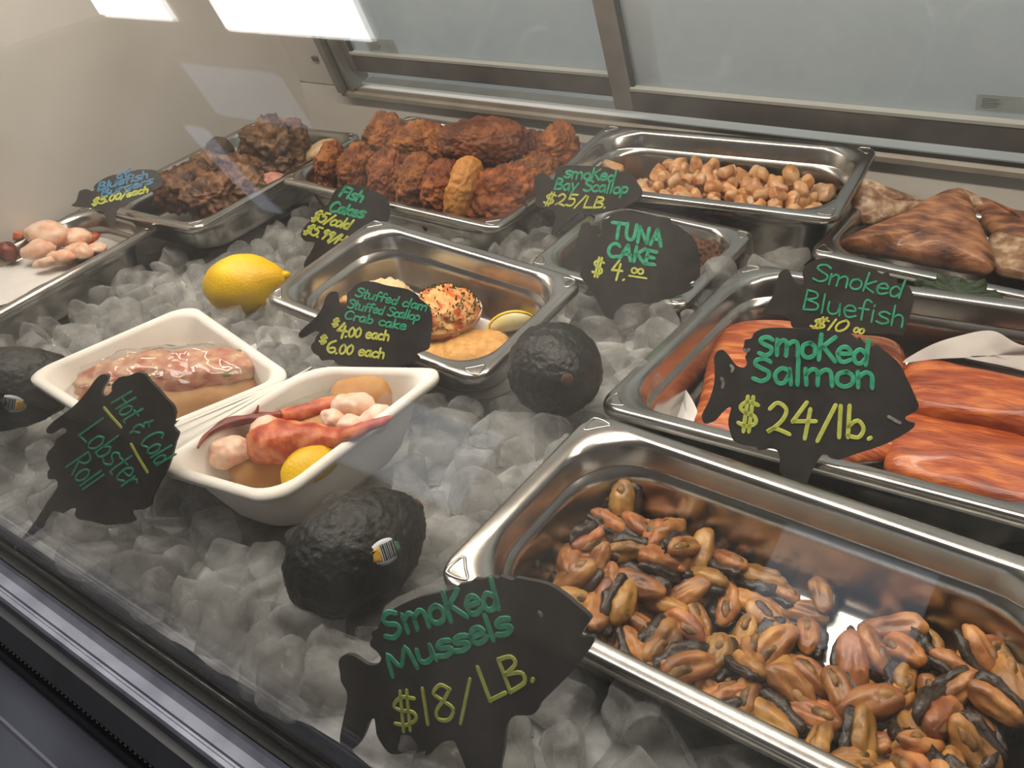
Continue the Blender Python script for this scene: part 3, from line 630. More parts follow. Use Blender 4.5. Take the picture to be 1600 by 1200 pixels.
# ================================================================== FRUIT ON THE ICE
AVO = mat('avocado_skin', (9, 10, 9), (32, 32, 25), 130, rough=.46, bump=.75, bscale=210, kind='noise', contrast=(.4, .8))
def avo_shape(q):
    t = (q.x + 1) / 2; k = 1.0 - .26 * max(0, t - .35) ** 1.3
    return Vector((q.x, q.y * k, q.z * k))
def axes(xd, up=(0, 0, 1)):
    x = Vector(xd).normalized(); z = (Vector(up) - x * Vector(up).dot(x)).normalized(); y = z.cross(x)
    return Matrix(((x.x, y.x, z.x, 0), (x.y, y.y, z.y, 0), (x.z, y.z, z.z, 0), (0, 0, 0, 1)))
def avocado(label, P, xd, l, r, seed):
    M = Matrix.Translation(P) @ axes(xd); t = thing('avocado', label, 'avocado', M, 'avocados on the ice')
    me = blob_mesh('skin', (l, r, r), [(90, .0012), (250, .0008), (430, .0006)], seed, 6, avo_shape); link('skin', me, AVO, t)
    s = blob_mesh('stem_scar', (.002, .0052, .0052), [(600, .0006)], seed, 2); link('stem_scar', s, mat('stem_brown', (92, 58, 42), (60, 40, 30), 400, rough=.8), t, (l * 1.005, 0, 0))
    return t, M
def sticker(t, M, px, size, rollx, l, r):
    """oval produce sticker lying on the skin where pixel px looks"""
    d = M.to_3x3().inverted() @ ray(*px); o = M.inverted() @ CO
    lo, hi = None, None; p = None
    s = 0.3
    while s < 1.6:
        q = o + d * s; k = 1.0 - .26 * max(0, (q.x / l + 1) / 2 - .35) ** 1.3 if abs(q.x) < l else 1
        if (q.x / l) ** 2 + (q.y ** 2 + q.z ** 2) / (r * k) ** 2 < 1.0: p = q; break
        s += .0005
    if p is None: return
    n = Vector((p.x / l ** 2, p.y / r ** 2, p.z / r ** 2)).normalized()
    cr = M.to_3x3().inverted() @ CR; u = (cr - n * cr.dot(n)).normalized(); u = Matrix.Rotation(R(rollx), 3, n) @ u; v = n.cross(u)
    def patch(name, pts, m, h, parent):
        bm = bmesh.new(); c = [sum(a[0] for a in pts) / len(pts), sum(a[1] for a in pts) / len(pts)]
        rings = []
        for s in (1, .66, .33):
            ring = []
            for a in pts:
                x, y = c[0] + (a[0] - c[0]) * s, c[1] + (a[1] - c[1]) * s
                rr = math.hypot(x, y); q = p + (u * x + v * y) * size - n * (rr * size) ** 2 / (2 * r * .92) + n * h
                ring.append(bm.verts.new(q))
            rings.append(ring)
        k = len(pts)
        for a, b in zip(rings, rings[1:]):
            for i in range(k): bm.faces.new((a[i], a[(i + 1) % k], b[(i + 1) % k], b[i]))
        bm.faces.new(rings[-1])
        o = bm_obj(name, bm, m, parent); solidify(o, .0003, 1); return o
    ov = [(math.cos(a) * .98, math.sin(a) * .70) for a in [2 * PI * i / 24 for i in range(24)]]
    ov = [(min(x, .62), y) for x, y in ov]
    st = patch('sticker', ov, mat('sticker_white', (205, 210, 214), rough=.4), .0006, t); st['label'] = 'white barcode sticker'
    blk = mat('barcode_black', (34, 36, 40))
    x = -.22
    for k, wd in enumerate((.05, .10, .04, .08, .05, .12, .05)):
        patch('barcode_bar', [(x, -.46), (x + wd, -.46), (x + wd, .46), (x, .46)], blk, .0010, st); x += wd + .055
    patch('brand_patch', [(-.80, -.28), (-.30, -.42), (-.30, .42), (-.80, .28)], mat('sticker_yellow', (214, 190, 60), (222, 140, 40), 900, rough=.4), .0010, st)
    patch('green_print', [(.66, -.34), (.90, -.20), (.90, .20), (.66, .34)], mat('sticker_green', (24, 84, 56), (90, 150, 110), 1500, rough=.4), .0009, st)
def hdir(deg): return (math.cos(R(deg)), math.sin(R(deg)), 0)
t, M = avocado('large dark avocado with a white barcode sticker, on the ice behind the mussel sign', W(558, 860, .034), (math.cos(R(74)), math.sin(R(74)), .10), .0505, .0385, 1)
sticker(t, M, (602, 862), .0115, 20, .0505, .0385)
t, M = avocado('dark avocado with its brown stem scar facing out, left of the salmon pan', W(868, 578, .034), (math.cos(R(-42)), math.sin(R(-42)), .46), .046, .0385, 2)
t, M = avocado('dark avocado with a barcode sticker, half cut off at the left edge behind the clamshell', W(16, 606, .012), (math.cos(R(40)), math.sin(R(40)), 0), .068, .040, 3)
sticker(t, M, (18, 631), .0125, 160, .068, .040)

# lemon
LEM = mat('lemon_skin', (228, 178, 8), (240, 200, 28), 30, rough=.36, bump=.45, bscale=420, sss=.15)
def lemon_shape(q):
    a = abs(q.x); k = 1.0
    x = q.x
    if q.x > .80: x = .80 + (q.x - .80) * 2.0; 
    if q.x < -.88: x = -.88 + (q.x + .88) * 1.7
    return Vector((x, q.y, q.z))
pa = W(318, 455, -.018); pb = W(440, 432, -.010)
t = thing('lemon', 'whole yellow lemon lying on the ice left of the clam pan', 'lemon', Matrix.Translation((pa + pb) / 2) @ axes(pb - pa))
link('peel', blob_mesh('peel', (.044, .0335, .0335), [(40, .002), (300, .0004)], 4, 4, lemon_shape), LEM, t)
link('nipple', blob_mesh('nipple', (.006, .005, .005), [(300, .0008)], 5, 2), LEM, t, (.0528, 0, .001))

# ================================================================== LOBSTER ROLLS
BUN = mat('toasted_bun', (172, 118, 62), (196, 148, 92), 30, rough=.6, bump=.12, bscale=150, sss=.05)
CHUNK = mat('lobster_meat', (226, 160, 128), (236, 206, 182), 70, rough=.35, c3=(232, 188, 158), bump=.2, bscale=200, sss=.2, contrast=(.35, .6))
RED = mat('lobster_shell', (160, 58, 28), (218, 138, 92), 75, rough=.36, c3=(192, 88, 50), bump=.25, bscale=260)
SALAD = mat('lobster_salad', (178, 100, 78), (214, 176, 142), 85, rough=.4, c3=(198, 140, 112), bump=.45, bscale=150, sss=.15)
def axis_thing(name, label, cat, p0, p1, z0, z1, group=None):
    a = W(*p0, z0); b = W(*p1, z1); M = Matrix.Translation((a + b) / 2) @ axes(b - a)
    return thing(name, label, cat, M, group), (b - a).length / 2, M
t, hl, M = axis_thing('lobster_roll', 'plastic-wrapped lobster salad roll in the left half of the clamshell', 'lobster roll', (122, 624), (408, 594), .018, .022)
link('bun', blob_mesh('bun', (hl, .033, .024), [(30, .003), (90, .0012)], 6, 4, squarish(.75)), BUN, t, (0, -.002, -.008))
link('filling', blob_mesh('filling', (hl * .97, .026, .018), [(50, .005), (130, .0035), (320, .0012)], 7, 5, squarish(.8)), SALAD, t, (0, .004, .012))
herb = mat('celery_green', (92, 110, 40), (120, 136, 62), 200, rough=.5)
for k in range(16):
    rnd = random.Random(k); x = rnd.uniform(-.85, .85) * hl; y = rnd.uniform(-.018, .02)
    link('celery_bit', blob_mesh('celery_bit', (.0042, .0022, .0014), [(300, .001)], k, 1), herb, t, (x, y, .0255 - abs(y) * .25))
wm = pane_material('cling_film', .06, .1, (.9, .9, .9, 1), (1, 1, 1), 40, 0.0, .10)
link('plastic_wrap', blob_mesh('plastic_wrap', (hl * 1.03, .0365, .0325), [(60, .004), (170, .0025)], 8, 5, squarish(.78)), wm, t, (0, 0, .003))

t, hl, M = axis_thing('bread_roll', 'split toasted roll under the lobster claw in the right half of the clamshell', 'bread roll', (360, 738), (592, 640), .014, .022)
link('crust', blob_mesh('crust', (hl, .030, .024), [(30, .003), (110, .001)], 9, 4, squarish(.72)), BUN, t, (0, -.006, .000))
link('top_half', blob_mesh('top_half', (hl * .42, .020, .019), [(30, .003), (110, .001)], 10, 4, squarish(.75)), BUN, t, (.054, .012, .008))
def Z6(p): return (250 + p[0] * .29375, 480 + p[1] * .29375)
def px_tube(name, pts, m, parent, Minv, flat=.75, seed=0, lump=.0012):
    """tube along zoom-pixel points (x, y, radius, z)"""
    P = [W(*Z6(p), p[3]) for p in pts]; rad = [p[2] * .29375 * ((W(*Z6(p), p[3]) - CO).length) / FPX for p in pts]
    C4 = smooth_line([(q.x, q.y, q.z) for q in P], 5); rr = [x[0] for x in smooth_line([(r, 0, 0) for r in rad], 5)]
    bm = bmesh.new(); tube_bm(bm, [Minv @ q for q in C4], rr, 14, flat)
    for v in bm.verts: v.co += Vector((noise.noise(v.co * 90), noise.noise(v.co * 90 + Vector((5, 5, 5))), noise.noise(v.co * 90 + Vector((9, 2, 5))))) * lump * 1.6
    return subsurf(bm_obj(name, bm, m, parent), 1)
cl = thing('lobster_claw', 'bright orange-red cooked lobster claw lying across the open roll', 'lobster claw', W(*Z6((690, 720)), .045)); CI = cl.matrix_world.inverted()
px_tube('palm', [(462, 735, 40, .046), (530, 726, 96, .046), (640, 716, 122, .047), (760, 706, 112, .047), (860, 698, 80, .047), (920, 692, 58, .047)], RED, cl, CI, .92, lump=.0022)
px_tube('finger', [(850, 698, 66, .047), (960, 684, 56, .052), (1080, 648, 44, .058), (1185, 606, 24, .062), (1245, 574, 6, .064)], RED, cl, CI)
c2 = thing('lobster_claw', 'dark red slender lobster claw behind the bright one, its tip pointing left', 'lobster claw', W(*Z6((520, 600)), .048)); CI = c2.matrix_world.inverted()
DRED = mat('dark_claw_shell', (88, 28, 20), (142, 62, 40), 90, rough=.32, bump=.2, bscale=260)
px_tube('finger', [(205, 748, 6, .052), (250, 680, 20, .053), (320, 632, 28, .053), (420, 600, 34, .052), (540, 590, 34, .050), (660, 585, 40, .048)], DRED, c2, CI)
px_tube('knuckle', [(640, 588, 42, .048), (760, 555, 50, .046), (900, 520, 56, .044), (1000, 500, 40, .042)], RED, c2, CI)
px_tube('thumb', [(480, 590, 26, .050), (515, 560, 14, .054), (525, 525, 4, .058)], DRED, c2, CI)
for k, (p, z, s, lab) in enumerate([((380, 765), .038, (.017, .012, .010), 'pale lobster meat chunk at the left end of the roll, beside the dark claw tip'),
        ((1030, 530), .044, (.017, .013, .012), 'largest peach lobster chunk, at the far right end of the roll'),
        ((1145, 595), .042, (.014, .011, .010), 'ragged pale lobster chunk under the claw finger, right end'),
        ((915, 600), .042, (.011, .009, .008), 'small lobster chunk between the two claws'),
        ((1015, 630), .042, (.010, .008, .008), 'little white lobster chunk against the bright claw finger'),
        ((770, 850), .032, (.018, .010, .009), 'lobster chunk in front of the bright claw, beside the lemon wedge'),
        ((330, 800), .036, (.012, .007, .008), 'thin reddish lobster strip over the left bun end'),
        ((560, 640), .048, (.012, .010, .006), 'small lobster flake lying between the claws, left')]):
    c = W(*Z6(p), z); o = link('lobster_chunk', blob_mesh('lobster_chunk', s, [(60, .003), (180, .0015)], 20 + k, 4), CHUNK, None, c)
    o.rotation_euler = (0, 0, R(35 + 20 * (k % 3 - 1))); tag(o, lab, 'lobster meat', 'lobster chunks in the roll')
def lemon_wedge(label, c, yaw, s=1.0, tilt=(0, 0)):
    M = Matrix.Translation(c) @ Matrix.Rotation(R(yaw), 4, 'Z') @ Matrix.Rotation(R(tilt[0]), 4, 'X') @ Matrix.Rotation(R(tilt[1]), 4, 'Y')
    t = thing('lemon_wedge', label, 'lemon wedge', M, 'cut lemon wedges')
    n = 18; v = []; f = []; K = 7                           # outer rind: a 100 degree segment of the fruit
    for i in range(n + 1):
        a = -1 + 2 * i / n; r = math.sqrt(max(0, 1 - a * a)) * .024 * s
        for k in range(K + 1):
            b = R(-60 + 120 * k / K); v.append((a * .034 * s, r * math.sin(b), r * math.cos(b) - .010 * s))
    for i in range(n):
        for k in range(K): f.append((i * (K + 1) + k, i * (K + 1) + k + 1, (i + 1) * (K + 1) + k + 1, (i + 1) * (K + 1) + k))
    solidify(mesh_obj('rind', v, f, LEM, t), .0022 * s)
    v2 = []; f2 = []
    for i in range(n + 1):
        a = -1 + 2 * i / n; r = math.sqrt(max(0, 1 - a * a)) * .0225 * s
        v2 += [(a * .032 * s, r * math.sin(R(-60)), r * math.cos(R(-60)) - .010 * s), (a * .030 * s, 0, -.010 * s), (a * .032 * s, r * math.sin(R(60)), r * math.cos(R(60)) - .010 * s)]
    for i in range(n):
        for k in range(2): f2.append((i * 3 + k, i * 3 + k + 1, i * 3 + 4 + k, i * 3 + 3 + k))
    solidify(mesh_obj('flesh', v2, f2, mat('lemon_flesh', (224, 208, 140), (236, 226, 180), 80, rough=.3, bump=.2), t), .001 * s)
wa = W(*Z6((690, 905)), .040); wb = W(*Z6((905, 772)), .042)
lemon_wedge('yellow lemon wedge standing in the front corner of the clamshell, by the claw', (wa + wb) / 2, math.degrees(math.atan2(wb.y - wa.y, wb.x - wa.x)), .66, (35, 0))
# lidded plastic cup of butter
bc = W(*Z6((775, 500)), .040); t = thing('butter_cup', 'small clear lidded plastic cup lying behind the lobster claw', 'plastic cup', Matrix.Translation(bc) @ Matrix.Rotation(R(35), 4, 'Z') @ Matrix.Rotation(R(-24), 4, 'X') @ Matrix.Rotation(R(-8), 4, 'Y'))
CLEAR = pane_material('clear_plastic', .07, .1, (.85, .85, .8, 1), (1, 1, 1), 60, .05, .25)
def lathe(name, prof, m, parent, seg=28, loc=None):
    v = []; f = []
    for r, z in prof:
        for k in range(seg): v.append((r * math.cos(2 * PI * k / seg), r * math.sin(2 * PI * k / seg), z))
    for i in range(len(prof) - 1):
        for k in range(seg): f.append((i * seg + k, i * seg + (k + 1) % seg, (i + 1) * seg + (k + 1) % seg, (i + 1) * seg + k))
    f.append(tuple(range(seg))); f.append(tuple((len(prof) - 1) * seg + k for k in range(seg)))
    return mesh_obj(name, v, f, m, parent, True, loc)
lathe('cup', [(.018, -.018), (.019, -.017), (.0225, .0)], CLEAR, t); lathe('lid', [(.0235, -.002), (.0245, 0), (.0235, .002), (.020, .001), (.019, .002)], CLEAR, t)
lathe('butter', [(.0172, -.0165), (.0195, -.004)], mat('melted_butter', (214, 190, 96), rough=.2), t)

# ================================================================== FOOD IN THE PANS
# --- stuffed clam pan
def KP(px, py, h): return pan_px('K', px, py, h)
kM = PAN['K'][0]
v = [(kM @ Vector(p)) for p in ((.06, .030, -.0585), (.06, .136, -.0585), (.232, .136, -.0585), (.232, .030, -.0585))]
o = grid_slab('paper_liner', v, .0012, PAPER, None, amp=.0006, freq=25); tag(o, 'sheet of white paper lining the floor of the clam pan', 'paper')
HERBS = mat('herb_crust', (216, 138, 66), (196, 92, 34), 110, rough=.6, c3=(222, 176, 110), bump=.6, bscale=180, contrast=(.36, .62))
SHELL = mat('clam_shell', (206, 176, 156), (222, 200, 182), 60, rough=.4)
def stuffed_shell(name, label, px, h, s, seed, stuffing=HERBS, herbs=60, tilt=(0, 0)):
    c = KP(px[0], px[1], h); t = thing(name, label, 'stuffed shellfish', Matrix.Translation(c) @ Euler((R(tilt[0]), R(tilt[1]), R(30))).to_matrix().to_4x4())
    lathe('shell', [(.006 * s, -.016 * s), (.016 * s, -.014 * s), (.025 * s, -.008 * s), (.0300 * s, .001 * s), (.0308 * s, .002 * s), (.0285 * s, .000), (.022 * s, -.007 * s)], SHELL, t)
    me = blob_mesh('stuffing', (.0280 * s, .0280 * s, .020 * s), [(70, .003), (200, .0028), (480, .0014)], seed, 5); st = link('stuffing', me, stuffing, t, (0, 0, .001))
    bm = bmesh.new(); rnd = random.Random(seed)
    for k in range(herbs):
        u = Vector((rnd.gauss(0, 1), rnd.gauss(0, 1), abs(rnd.gauss(0.5, .8)) + .15)).normalized(); p = Vector((u.x * .0280, u.y * .0280, u.z * .0205)) * s * 1.06
        mm = Matrix.Translation(p) @ Euler((rnd.uniform(0, 3), rnd.uniform(0, 3), rnd.uniform(0, 3))).to_matrix().to_4x4()
        r0 = bmesh.ops.create_cube(bm, size=.0013, matrix=mm @ Matrix.Diagonal((1.9, .8, .5, 1)))
    if herbs:
        o = bm_obj('chopped_herbs', bm, mat('herb_green', (30, 40, 20), (58, 66, 30), 300, rough=.7), st, False); o['kind'] = 'stuff'
    return t
stuffed_shell('stuffed_clam', 'herb-crusted stuffed clam in a pale shell, right of the stuffed clam sign', (694, 492), .034, 1.22, 31, herbs=230)
stuffed_shell('stuffed_scallop', 'pale-topped stuffed scallop mostly hidden behind the stuffed clam sign', (598, 476), .036, 1.1, 32, mat('pale_crumb', (212, 180, 128), (226, 200, 156), 120, rough=.6, bump=.5, bscale=200), 0)
link_o = link('stuffing_crumb', blob_mesh('stuffing_crumb', (.008, .006, .005), [(150, .002)], 33, 3), HERBS, None, KP(536, 470, .045)); tag(link_o, 'small orange crumb of stuffing left of the stuffed clam sign', 'crumb')
CRUMB = mat('fine_breadcrumb', (190, 134, 66), (214, 166, 98), 160, rough=.75, bump=.6, bscale=420)
def cake(name, label, cat, c, s, rot, seed, m, layers, sub=4, group=None, e=.8):
    o = link(name, blob_mesh(name, s, layers, seed, sub, squarish(e)), m, None, c); o.rotation_euler = [R(a) for a in rot]; tag(o, label, cat, group); return o
cake('crab_cake', 'golden breaded crab cake in the near corner of the clam pan', 'crab cake', KP(742, 546, .047), (.033, .027, .011), (0, 0, 30), 34, CRUMB, [(40, .002), (300, .0008)], 4, 'breaded crab cakes')
cake('crab_cake', 'darker crab cake under the edge of the stuffed clam', 'crab cake', KP(688, 548, .049), (.026, .024, .009), (0, 0, 0), 35, CRUMB, [(40, .002), (300, .0008)], 4, 'breaded crab cakes')
lemon_wedge('pale lemon wedge at the right end of the clam pan', KP(800, 505, .044), 40, .72, (-70, 0))

# --- fish cakes
FRY = mat('fried_crumb', (104, 54, 22), (168, 104, 46), 60, rough=.6, c3=(136, 76, 30), bump=1.0, bscale=240, vary=.12)
FRYD = mat('fried_crumb_dark', (84, 44, 22), (128, 72, 34), 40, rough=.5, c3=(106, 56, 26), bump=.8, bscale=200, stretch=(.5, 1, 1))
FRYP = mat('pale_breading', (186, 124, 60), (200, 142, 78), 50, rough=.6, bump=.4, bscale=300)
FL = [(38, .007), (95, .005), (230, .0030), (520, .0018)]
for k, (px, py, h, s, rot, m, lab) in enumerate([
    (516, 272, .012, (.017, .040, .042), (8, 12, 35), FRY, 'first fish cake standing at the left end of the front row'),
    (556, 280, .010, (.020, .042, .044), (5, 14, 30), FRY, 'fish cake second from the left in the front row'),
    (602, 288, .010, (.022, .044, .043), (0, 16, 28), FRY, 'fish cake third from the left in the front row'),
    (652, 297, .008, (.021, .043, .045), (0, 16, 26), FRY, 'fish cake fourth from the left in the front row'),
    (690, 306, .008, (.020, .042, .045), (0, 18, 25), FRY, 'fish cake fifth in the front row, touching the pale one'),
    (722, 306, .006, (.020, .040, .050), (-4, 20, 20), FRYP, 'pale smooth breaded fish cake standing in the front row'),
    (786, 312, .010, (.052, .024, .040), (-30, -8, 38), FRY, 'large fish cake leaning face-out at the right front corner'),
    (606, 222, -.006, (.034, .026, .036), (0, 0, 40), FRY, 'fish cake at the left end of the back row'),
    (655, 228, -.010, (.040, .032, .032), (10, 0, 20), FRY, 'rounded fish cake second from the left in the back row'),
    (704, 240, -.006, (.032, .034, .030), (0, 10, 10), FRY, 'fish cake in the back row, left of the dark top one'),
    (757, 222, -.038, (.056, .048, .027), (-14, 6, 30), FRYD, 'dark brown fish cake lying on top of the pile'),
    (828, 238, -.014, (.024, .026, .024), (0, 0, 0), FRYD, 'small dark fish cake right of the topmost one'),
    (872, 240, -.022, (.024, .026, .034), (0, -10, 25), FRY, 'golden fish cake standing at the far right end'),
    (838, 276, -.004, (.030, .028, .030), (0, 0, 30), FRY, 'rough fish cake at the right, beside the scallop sign'),
    (742, 258, -.002, (.030, .030, .026), (0, 0, 0), FRY, 'fish cake wedged beneath the dark top one'),
    (640, 262, .016, (.045, .034, .030), (0, 0, 0), FRY, 'fish cake buried in the middle of the heap'),
    (800, 268, .018, (.050, .034, .030), (0, 0, 0), FRY, 'fish cake buried at the right of the heap')]):
    cake('fish_cake', lab, 'fish cake', pan_px('F', px, py, h), s, rot, 40 + k, m, FL if m is FRY else ([(30, .006), (80, .0045), (230, .0030), (520, .0014)] if m is FRYD else [(35, .003), (160, .0018), (400, .0008)]), 6, 'fried fish cakes', .85)

# --- bluefish burgers
BURG = mat('seared_burger', (58, 36, 24), (140, 102, 66), 55, rough=.5, c3=(98, 66, 42), bump=.8, bscale=160, vary=.12)
BL_ = [(40, .010), (110, .008), (260, .005), (520, .0022)]
for k, (px, py, h, s, rot, m, lab) in enumerate([
    (430, 224, -.020, (.044, .040, .034), (0, 0, 20), BURG, 'tallest lumpy bluefish burger at the back of the heap'),
    (345, 238, -.006, (.020, .018, .022), (0, 0, 0), mat('dark_sear', (62, 48, 38), (92, 72, 54), 60, rough=.6, bump=.5), 'small dark burger chunk standing at the rim'),
    (392, 262, .006, (.046, .040, .026), (0, 0, 0), BURG, 'bluefish burger in the middle of the heap'),
    (446, 256, .008, (.034, .034, .026), (0, 0, 30), BURG, 'bluefish burger at the right of the heap by the fish cakes'),
    (292, 292, .010, (.046, .046, .028), (0, 0, 10), BURG, 'bluefish burger behind the small blue-lettered sign'),
    (330, 306, .006, (.038, .036, .026), (0, 0, 30), BURG, 'nearest bluefish burger at the front corner of its pan'),
    (386, 292, .008, (.034, .028, .024), (0, 0, 0), BURG, 'bluefish burger along the right side of its pan'),
    (330, 268, .008, (.040, .034, .024), (0, 0, 0), BURG, 'bluefish burger at the left side of its pan'),
    (500, 236, .006, (.022, .032, .012), (0, -20, 0), mat('pale_fish', (196, 160, 118), (214, 188, 152), 60, rough=.55, bump=.3), 'pale piece of fish at the right edge of the burger pan'),
    (426, 283, .006, (.020, .016, .010), (0, 0, 20), mat('pink_fish', (170, 104, 86), (196, 140, 118), 60, rough=.5, bump=.3), 'pinkish fish piece at the right edge, in front of the burgers')]):
    cake('bluefish_burger' if 'burger' in lab and 'piece' not in lab else 'fish_piece', lab, 'burger' if 'piece' not in lab else 'fish', pan_px('G', px, py, h), s, rot, 70 + k, m, BL_ if m is BURG else [(60, .003), (200, .0012)], 5, 'seared bluefish burgers', .9)

# --- tuna cakes
TUNA = mat('seared_tuna_cake', (44, 26, 18), (104, 66, 42), 70, rough=.5, bump=.9, bscale=200)
for k, (px, py, h, s, lab) in enumerate([(1105, 398, .030, (.034, .034, .016), 'dark seared tuna cake at the right end of its pan'), (1010, 372, .034, (.034, .034, .015), 'dark tuna cake behind the tuna sign'), (920, 390, .040, (.024, .028, .012), 'dark tuna cake at the left end of its pan'), (1065, 352, .032, (.026, .022, .014), 'dark tuna cake against the far side of its pan')]):
    cake('tuna_cake', lab, 'tuna cake', pan_px('T', px, py, h), s, (0, 0, 20 * k), 90 + k, TUNA, [(60, .005), (180, .005), (400, .0025)], 6, 'dark tuna cakes')
o = link('fish_piece', blob_mesh('fish_piece', (.012, .008, .006), [(100, .002)], 97, 3), mat('golden_fish', (200, 140, 70), (176, 110, 50), 80), None, pan_px('T', 1018, 336, .022)); tag(o, 'small golden piece at the far rim of the tuna pan', 'fish')

# --- salmon
GPAPER = mat('grey_paper', (170, 163, 158), (186, 180, 174), 30, rough=.8, bump=.2, bscale=120)
SAL = mat('smoked_salmon', (148, 62, 20), (206, 126, 66), 60, rough=.42, c3=(174, 82, 32), bump=1.0, bscale=110, stretch=(.6, 3.2, 1), coat=.25)
SALD = mat('smoked_salmon_dark', (124, 50, 16), (190, 106, 48), 40, rough=.4, c3=(152, 66, 24), bump=1.0, bscale=100, stretch=(.7, 2.8, 1), coat=.3)
def SPn(px, py, h): return pan_px('S', px, py, h)
def slab(name, label, cat, pts, thick, m, seed, group, fn, amp=.002, freq=45, puff=.35, droop=0.0):
    o = grid_slab(name, [fn(*p) for p in pts], thick, m, None, puff, amp, freq, seed, droop=droop); tag(o, label, cat, group); return o
slab('salmon_fillet', 'salmon fillet behind the two signs, its end cut showing at the left', 'salmon', [(1128, 500, .020), (1236, 490, .020), (1330, 508, .018), (1408, 524, .018), (1412, 610, .026), (1404, 690, .034), (1240, 700, .040), (1088, 668, .042), (1092, 600, .034)], .026, SAL, 3, 'smoked salmon fillets', SPn)
slab('salmon_fillet', 'far right salmon fillet with flaky pale edge, under the paper', 'salmon', [(1416, 548, .014), (1500, 562, .012), (1640, 590, .012), (1800, 640, .012), (1800, 730, .020), (1620, 664, .020), (1540, 650, .020), (1420, 622, .022)], .030, SALD, 5, 'smoked salmon fillets', SPn)
slab('salmon_fillet', 'nearest salmon fillet at the right, along the near edge of its pan', 'salmon', [(1400, 636, .032), (1500, 640, .030), (1620, 680, .030), (1800, 750, .030), (1800, 840, .038), (1620, 790, .040), (1500, 762, .040), (1388, 726, .042), (1384, 690, .036)], .020, SALD, 8, 'smoked salmon fillets', SPn)
slab('paper_sheet', 'crumpled grey-white paper tucked behind the right salmon fillet', 'paper', [(1410, 566, .020), (1470, 534, .006), (1545, 516, -.004), (1600, 540, -.004), (1700, 560, .0), (1700, 600, .010), (1560, 570, .010), (1480, 556, .012)], .0012, GPAPER, 9, None, SPn, .004, 30)
slab('paper_sheet', 'pointed corner of white paper left of the salmon fillet', 'paper', [(1058, 592, .044), (1072, 610, .040), (1088, 640, .044), (1094, 680, .050), (1066, 690, .055), (1052, 650, .055)], .0012, PAPER, 10, None, SPn, .001, 30)
# garnish leaf between the salmon and bluefish pans
LEAF = mat('kale_leaf', (22, 40, 22), (52, 70, 40), 80, rough=.5, bump=.5, bscale=200)
bm = bmesh.new(); rnd = random.Random(5); rings = []
for r in (0.0, .012, .024, .034, .040):
    ring = []
    for k in range(40):
        a = 2 * PI * k / 40; rr = r * (1 + .16 * math.sin(7 * a) * (r / .04)); ring.append(bm.verts.new((rr * math.cos(a) * 1.3, rr * math.sin(a), .012 * math.sin(11 * a + r * 60) * (r / .04) ** 2)))
    rings.append(ring)
for a, b in zip(rings, rings[1:]):
    for i in range(40): bm.faces.new((a[i], a[(i + 1) % 40], b[(i + 1) % 40], b[i]))
o = bm_obj('kale_leaf', bm, LEAF, None); solidify(o, .001); o.location = (-.112, .724, .008); o.scale = (.62, .40, .45); o.rotation_euler = (R(28), 0, R(0)); tag(o, 'dark green curly kale leaf on the ice between the salmon and bluefish pans', 'leaf')

# --- smoked bluefish
BF = mat('smoked_bluefish', (66, 38, 26), (176, 122, 84), 42, rough=.42, c3=(124, 76, 48), bump=1.0, bscale=90, stretch=(1, 3, 1), coat=.2, contrast=(.3, .65))
BFS = mat('bluefish_skin', (112, 78, 54), (196, 170, 142), 80, rough=.4, c3=(152, 114, 82), bump=.9, bscale=160, coat=.2)
def BP(px, py, h): return pan_px('B', px, py, h)
slab('bluefish_fillet', 'large triangular brown bluefish piece with a peaked top', 'smoked fish', [(1308, 372, .004), (1400, 330, -.012), (1498, 284, -.034), (1530, 336, -.018), (1556, 412, .004), (1460, 404, .010), (1380, 388, .010)], .022, BF, 11, 'smoked bluefish pieces', BP, .004, 75)
slab('bluefish_fillet', 'pale-skinned bluefish piece standing at the left behind the triangular one', 'smoked fish', [(1332, 284, -.022), (1362, 278, -.026), (1430, 304, -.012), (1470, 320, .0), (1400, 340, .006), (1344, 346, .008)], .014, BFS, 12, 'smoked bluefish pieces', BP, .005, 80)
slab('bluefish_fillet', 'brown bluefish piece at the back right, partly out of the picture', 'smoked fish', [(1520, 300, -.010), (1590, 322, -.016), (1680, 334, -.012), (1680, 400, .0), (1590, 376, .002), (1536, 344, .0)], .018, BF, 13, 'smoked bluefish pieces', BP, .002, 50)
slab('bluefish_fillet', 'silver-skinned bluefish piece right of the triangular one', 'smoked fish', [(1548, 360, .0), (1600, 366, -.004), (1690, 400, .0), (1690, 452, .012), (1600, 428, .014), (1552, 414, .012)], .014, BFS, 14, 'smoked bluefish pieces', BP, .002, 50)
slab('bluefish_fillet', 'curled tan bluefish strip at the back of its pan', 'smoked fish', [(1490, 290, -.014), (1522, 300, -.012), (1540, 322, -.006), (1500, 316, -.002)], .010, BFS, 15, 'smoked bluefish pieces', BP, .002, 60)

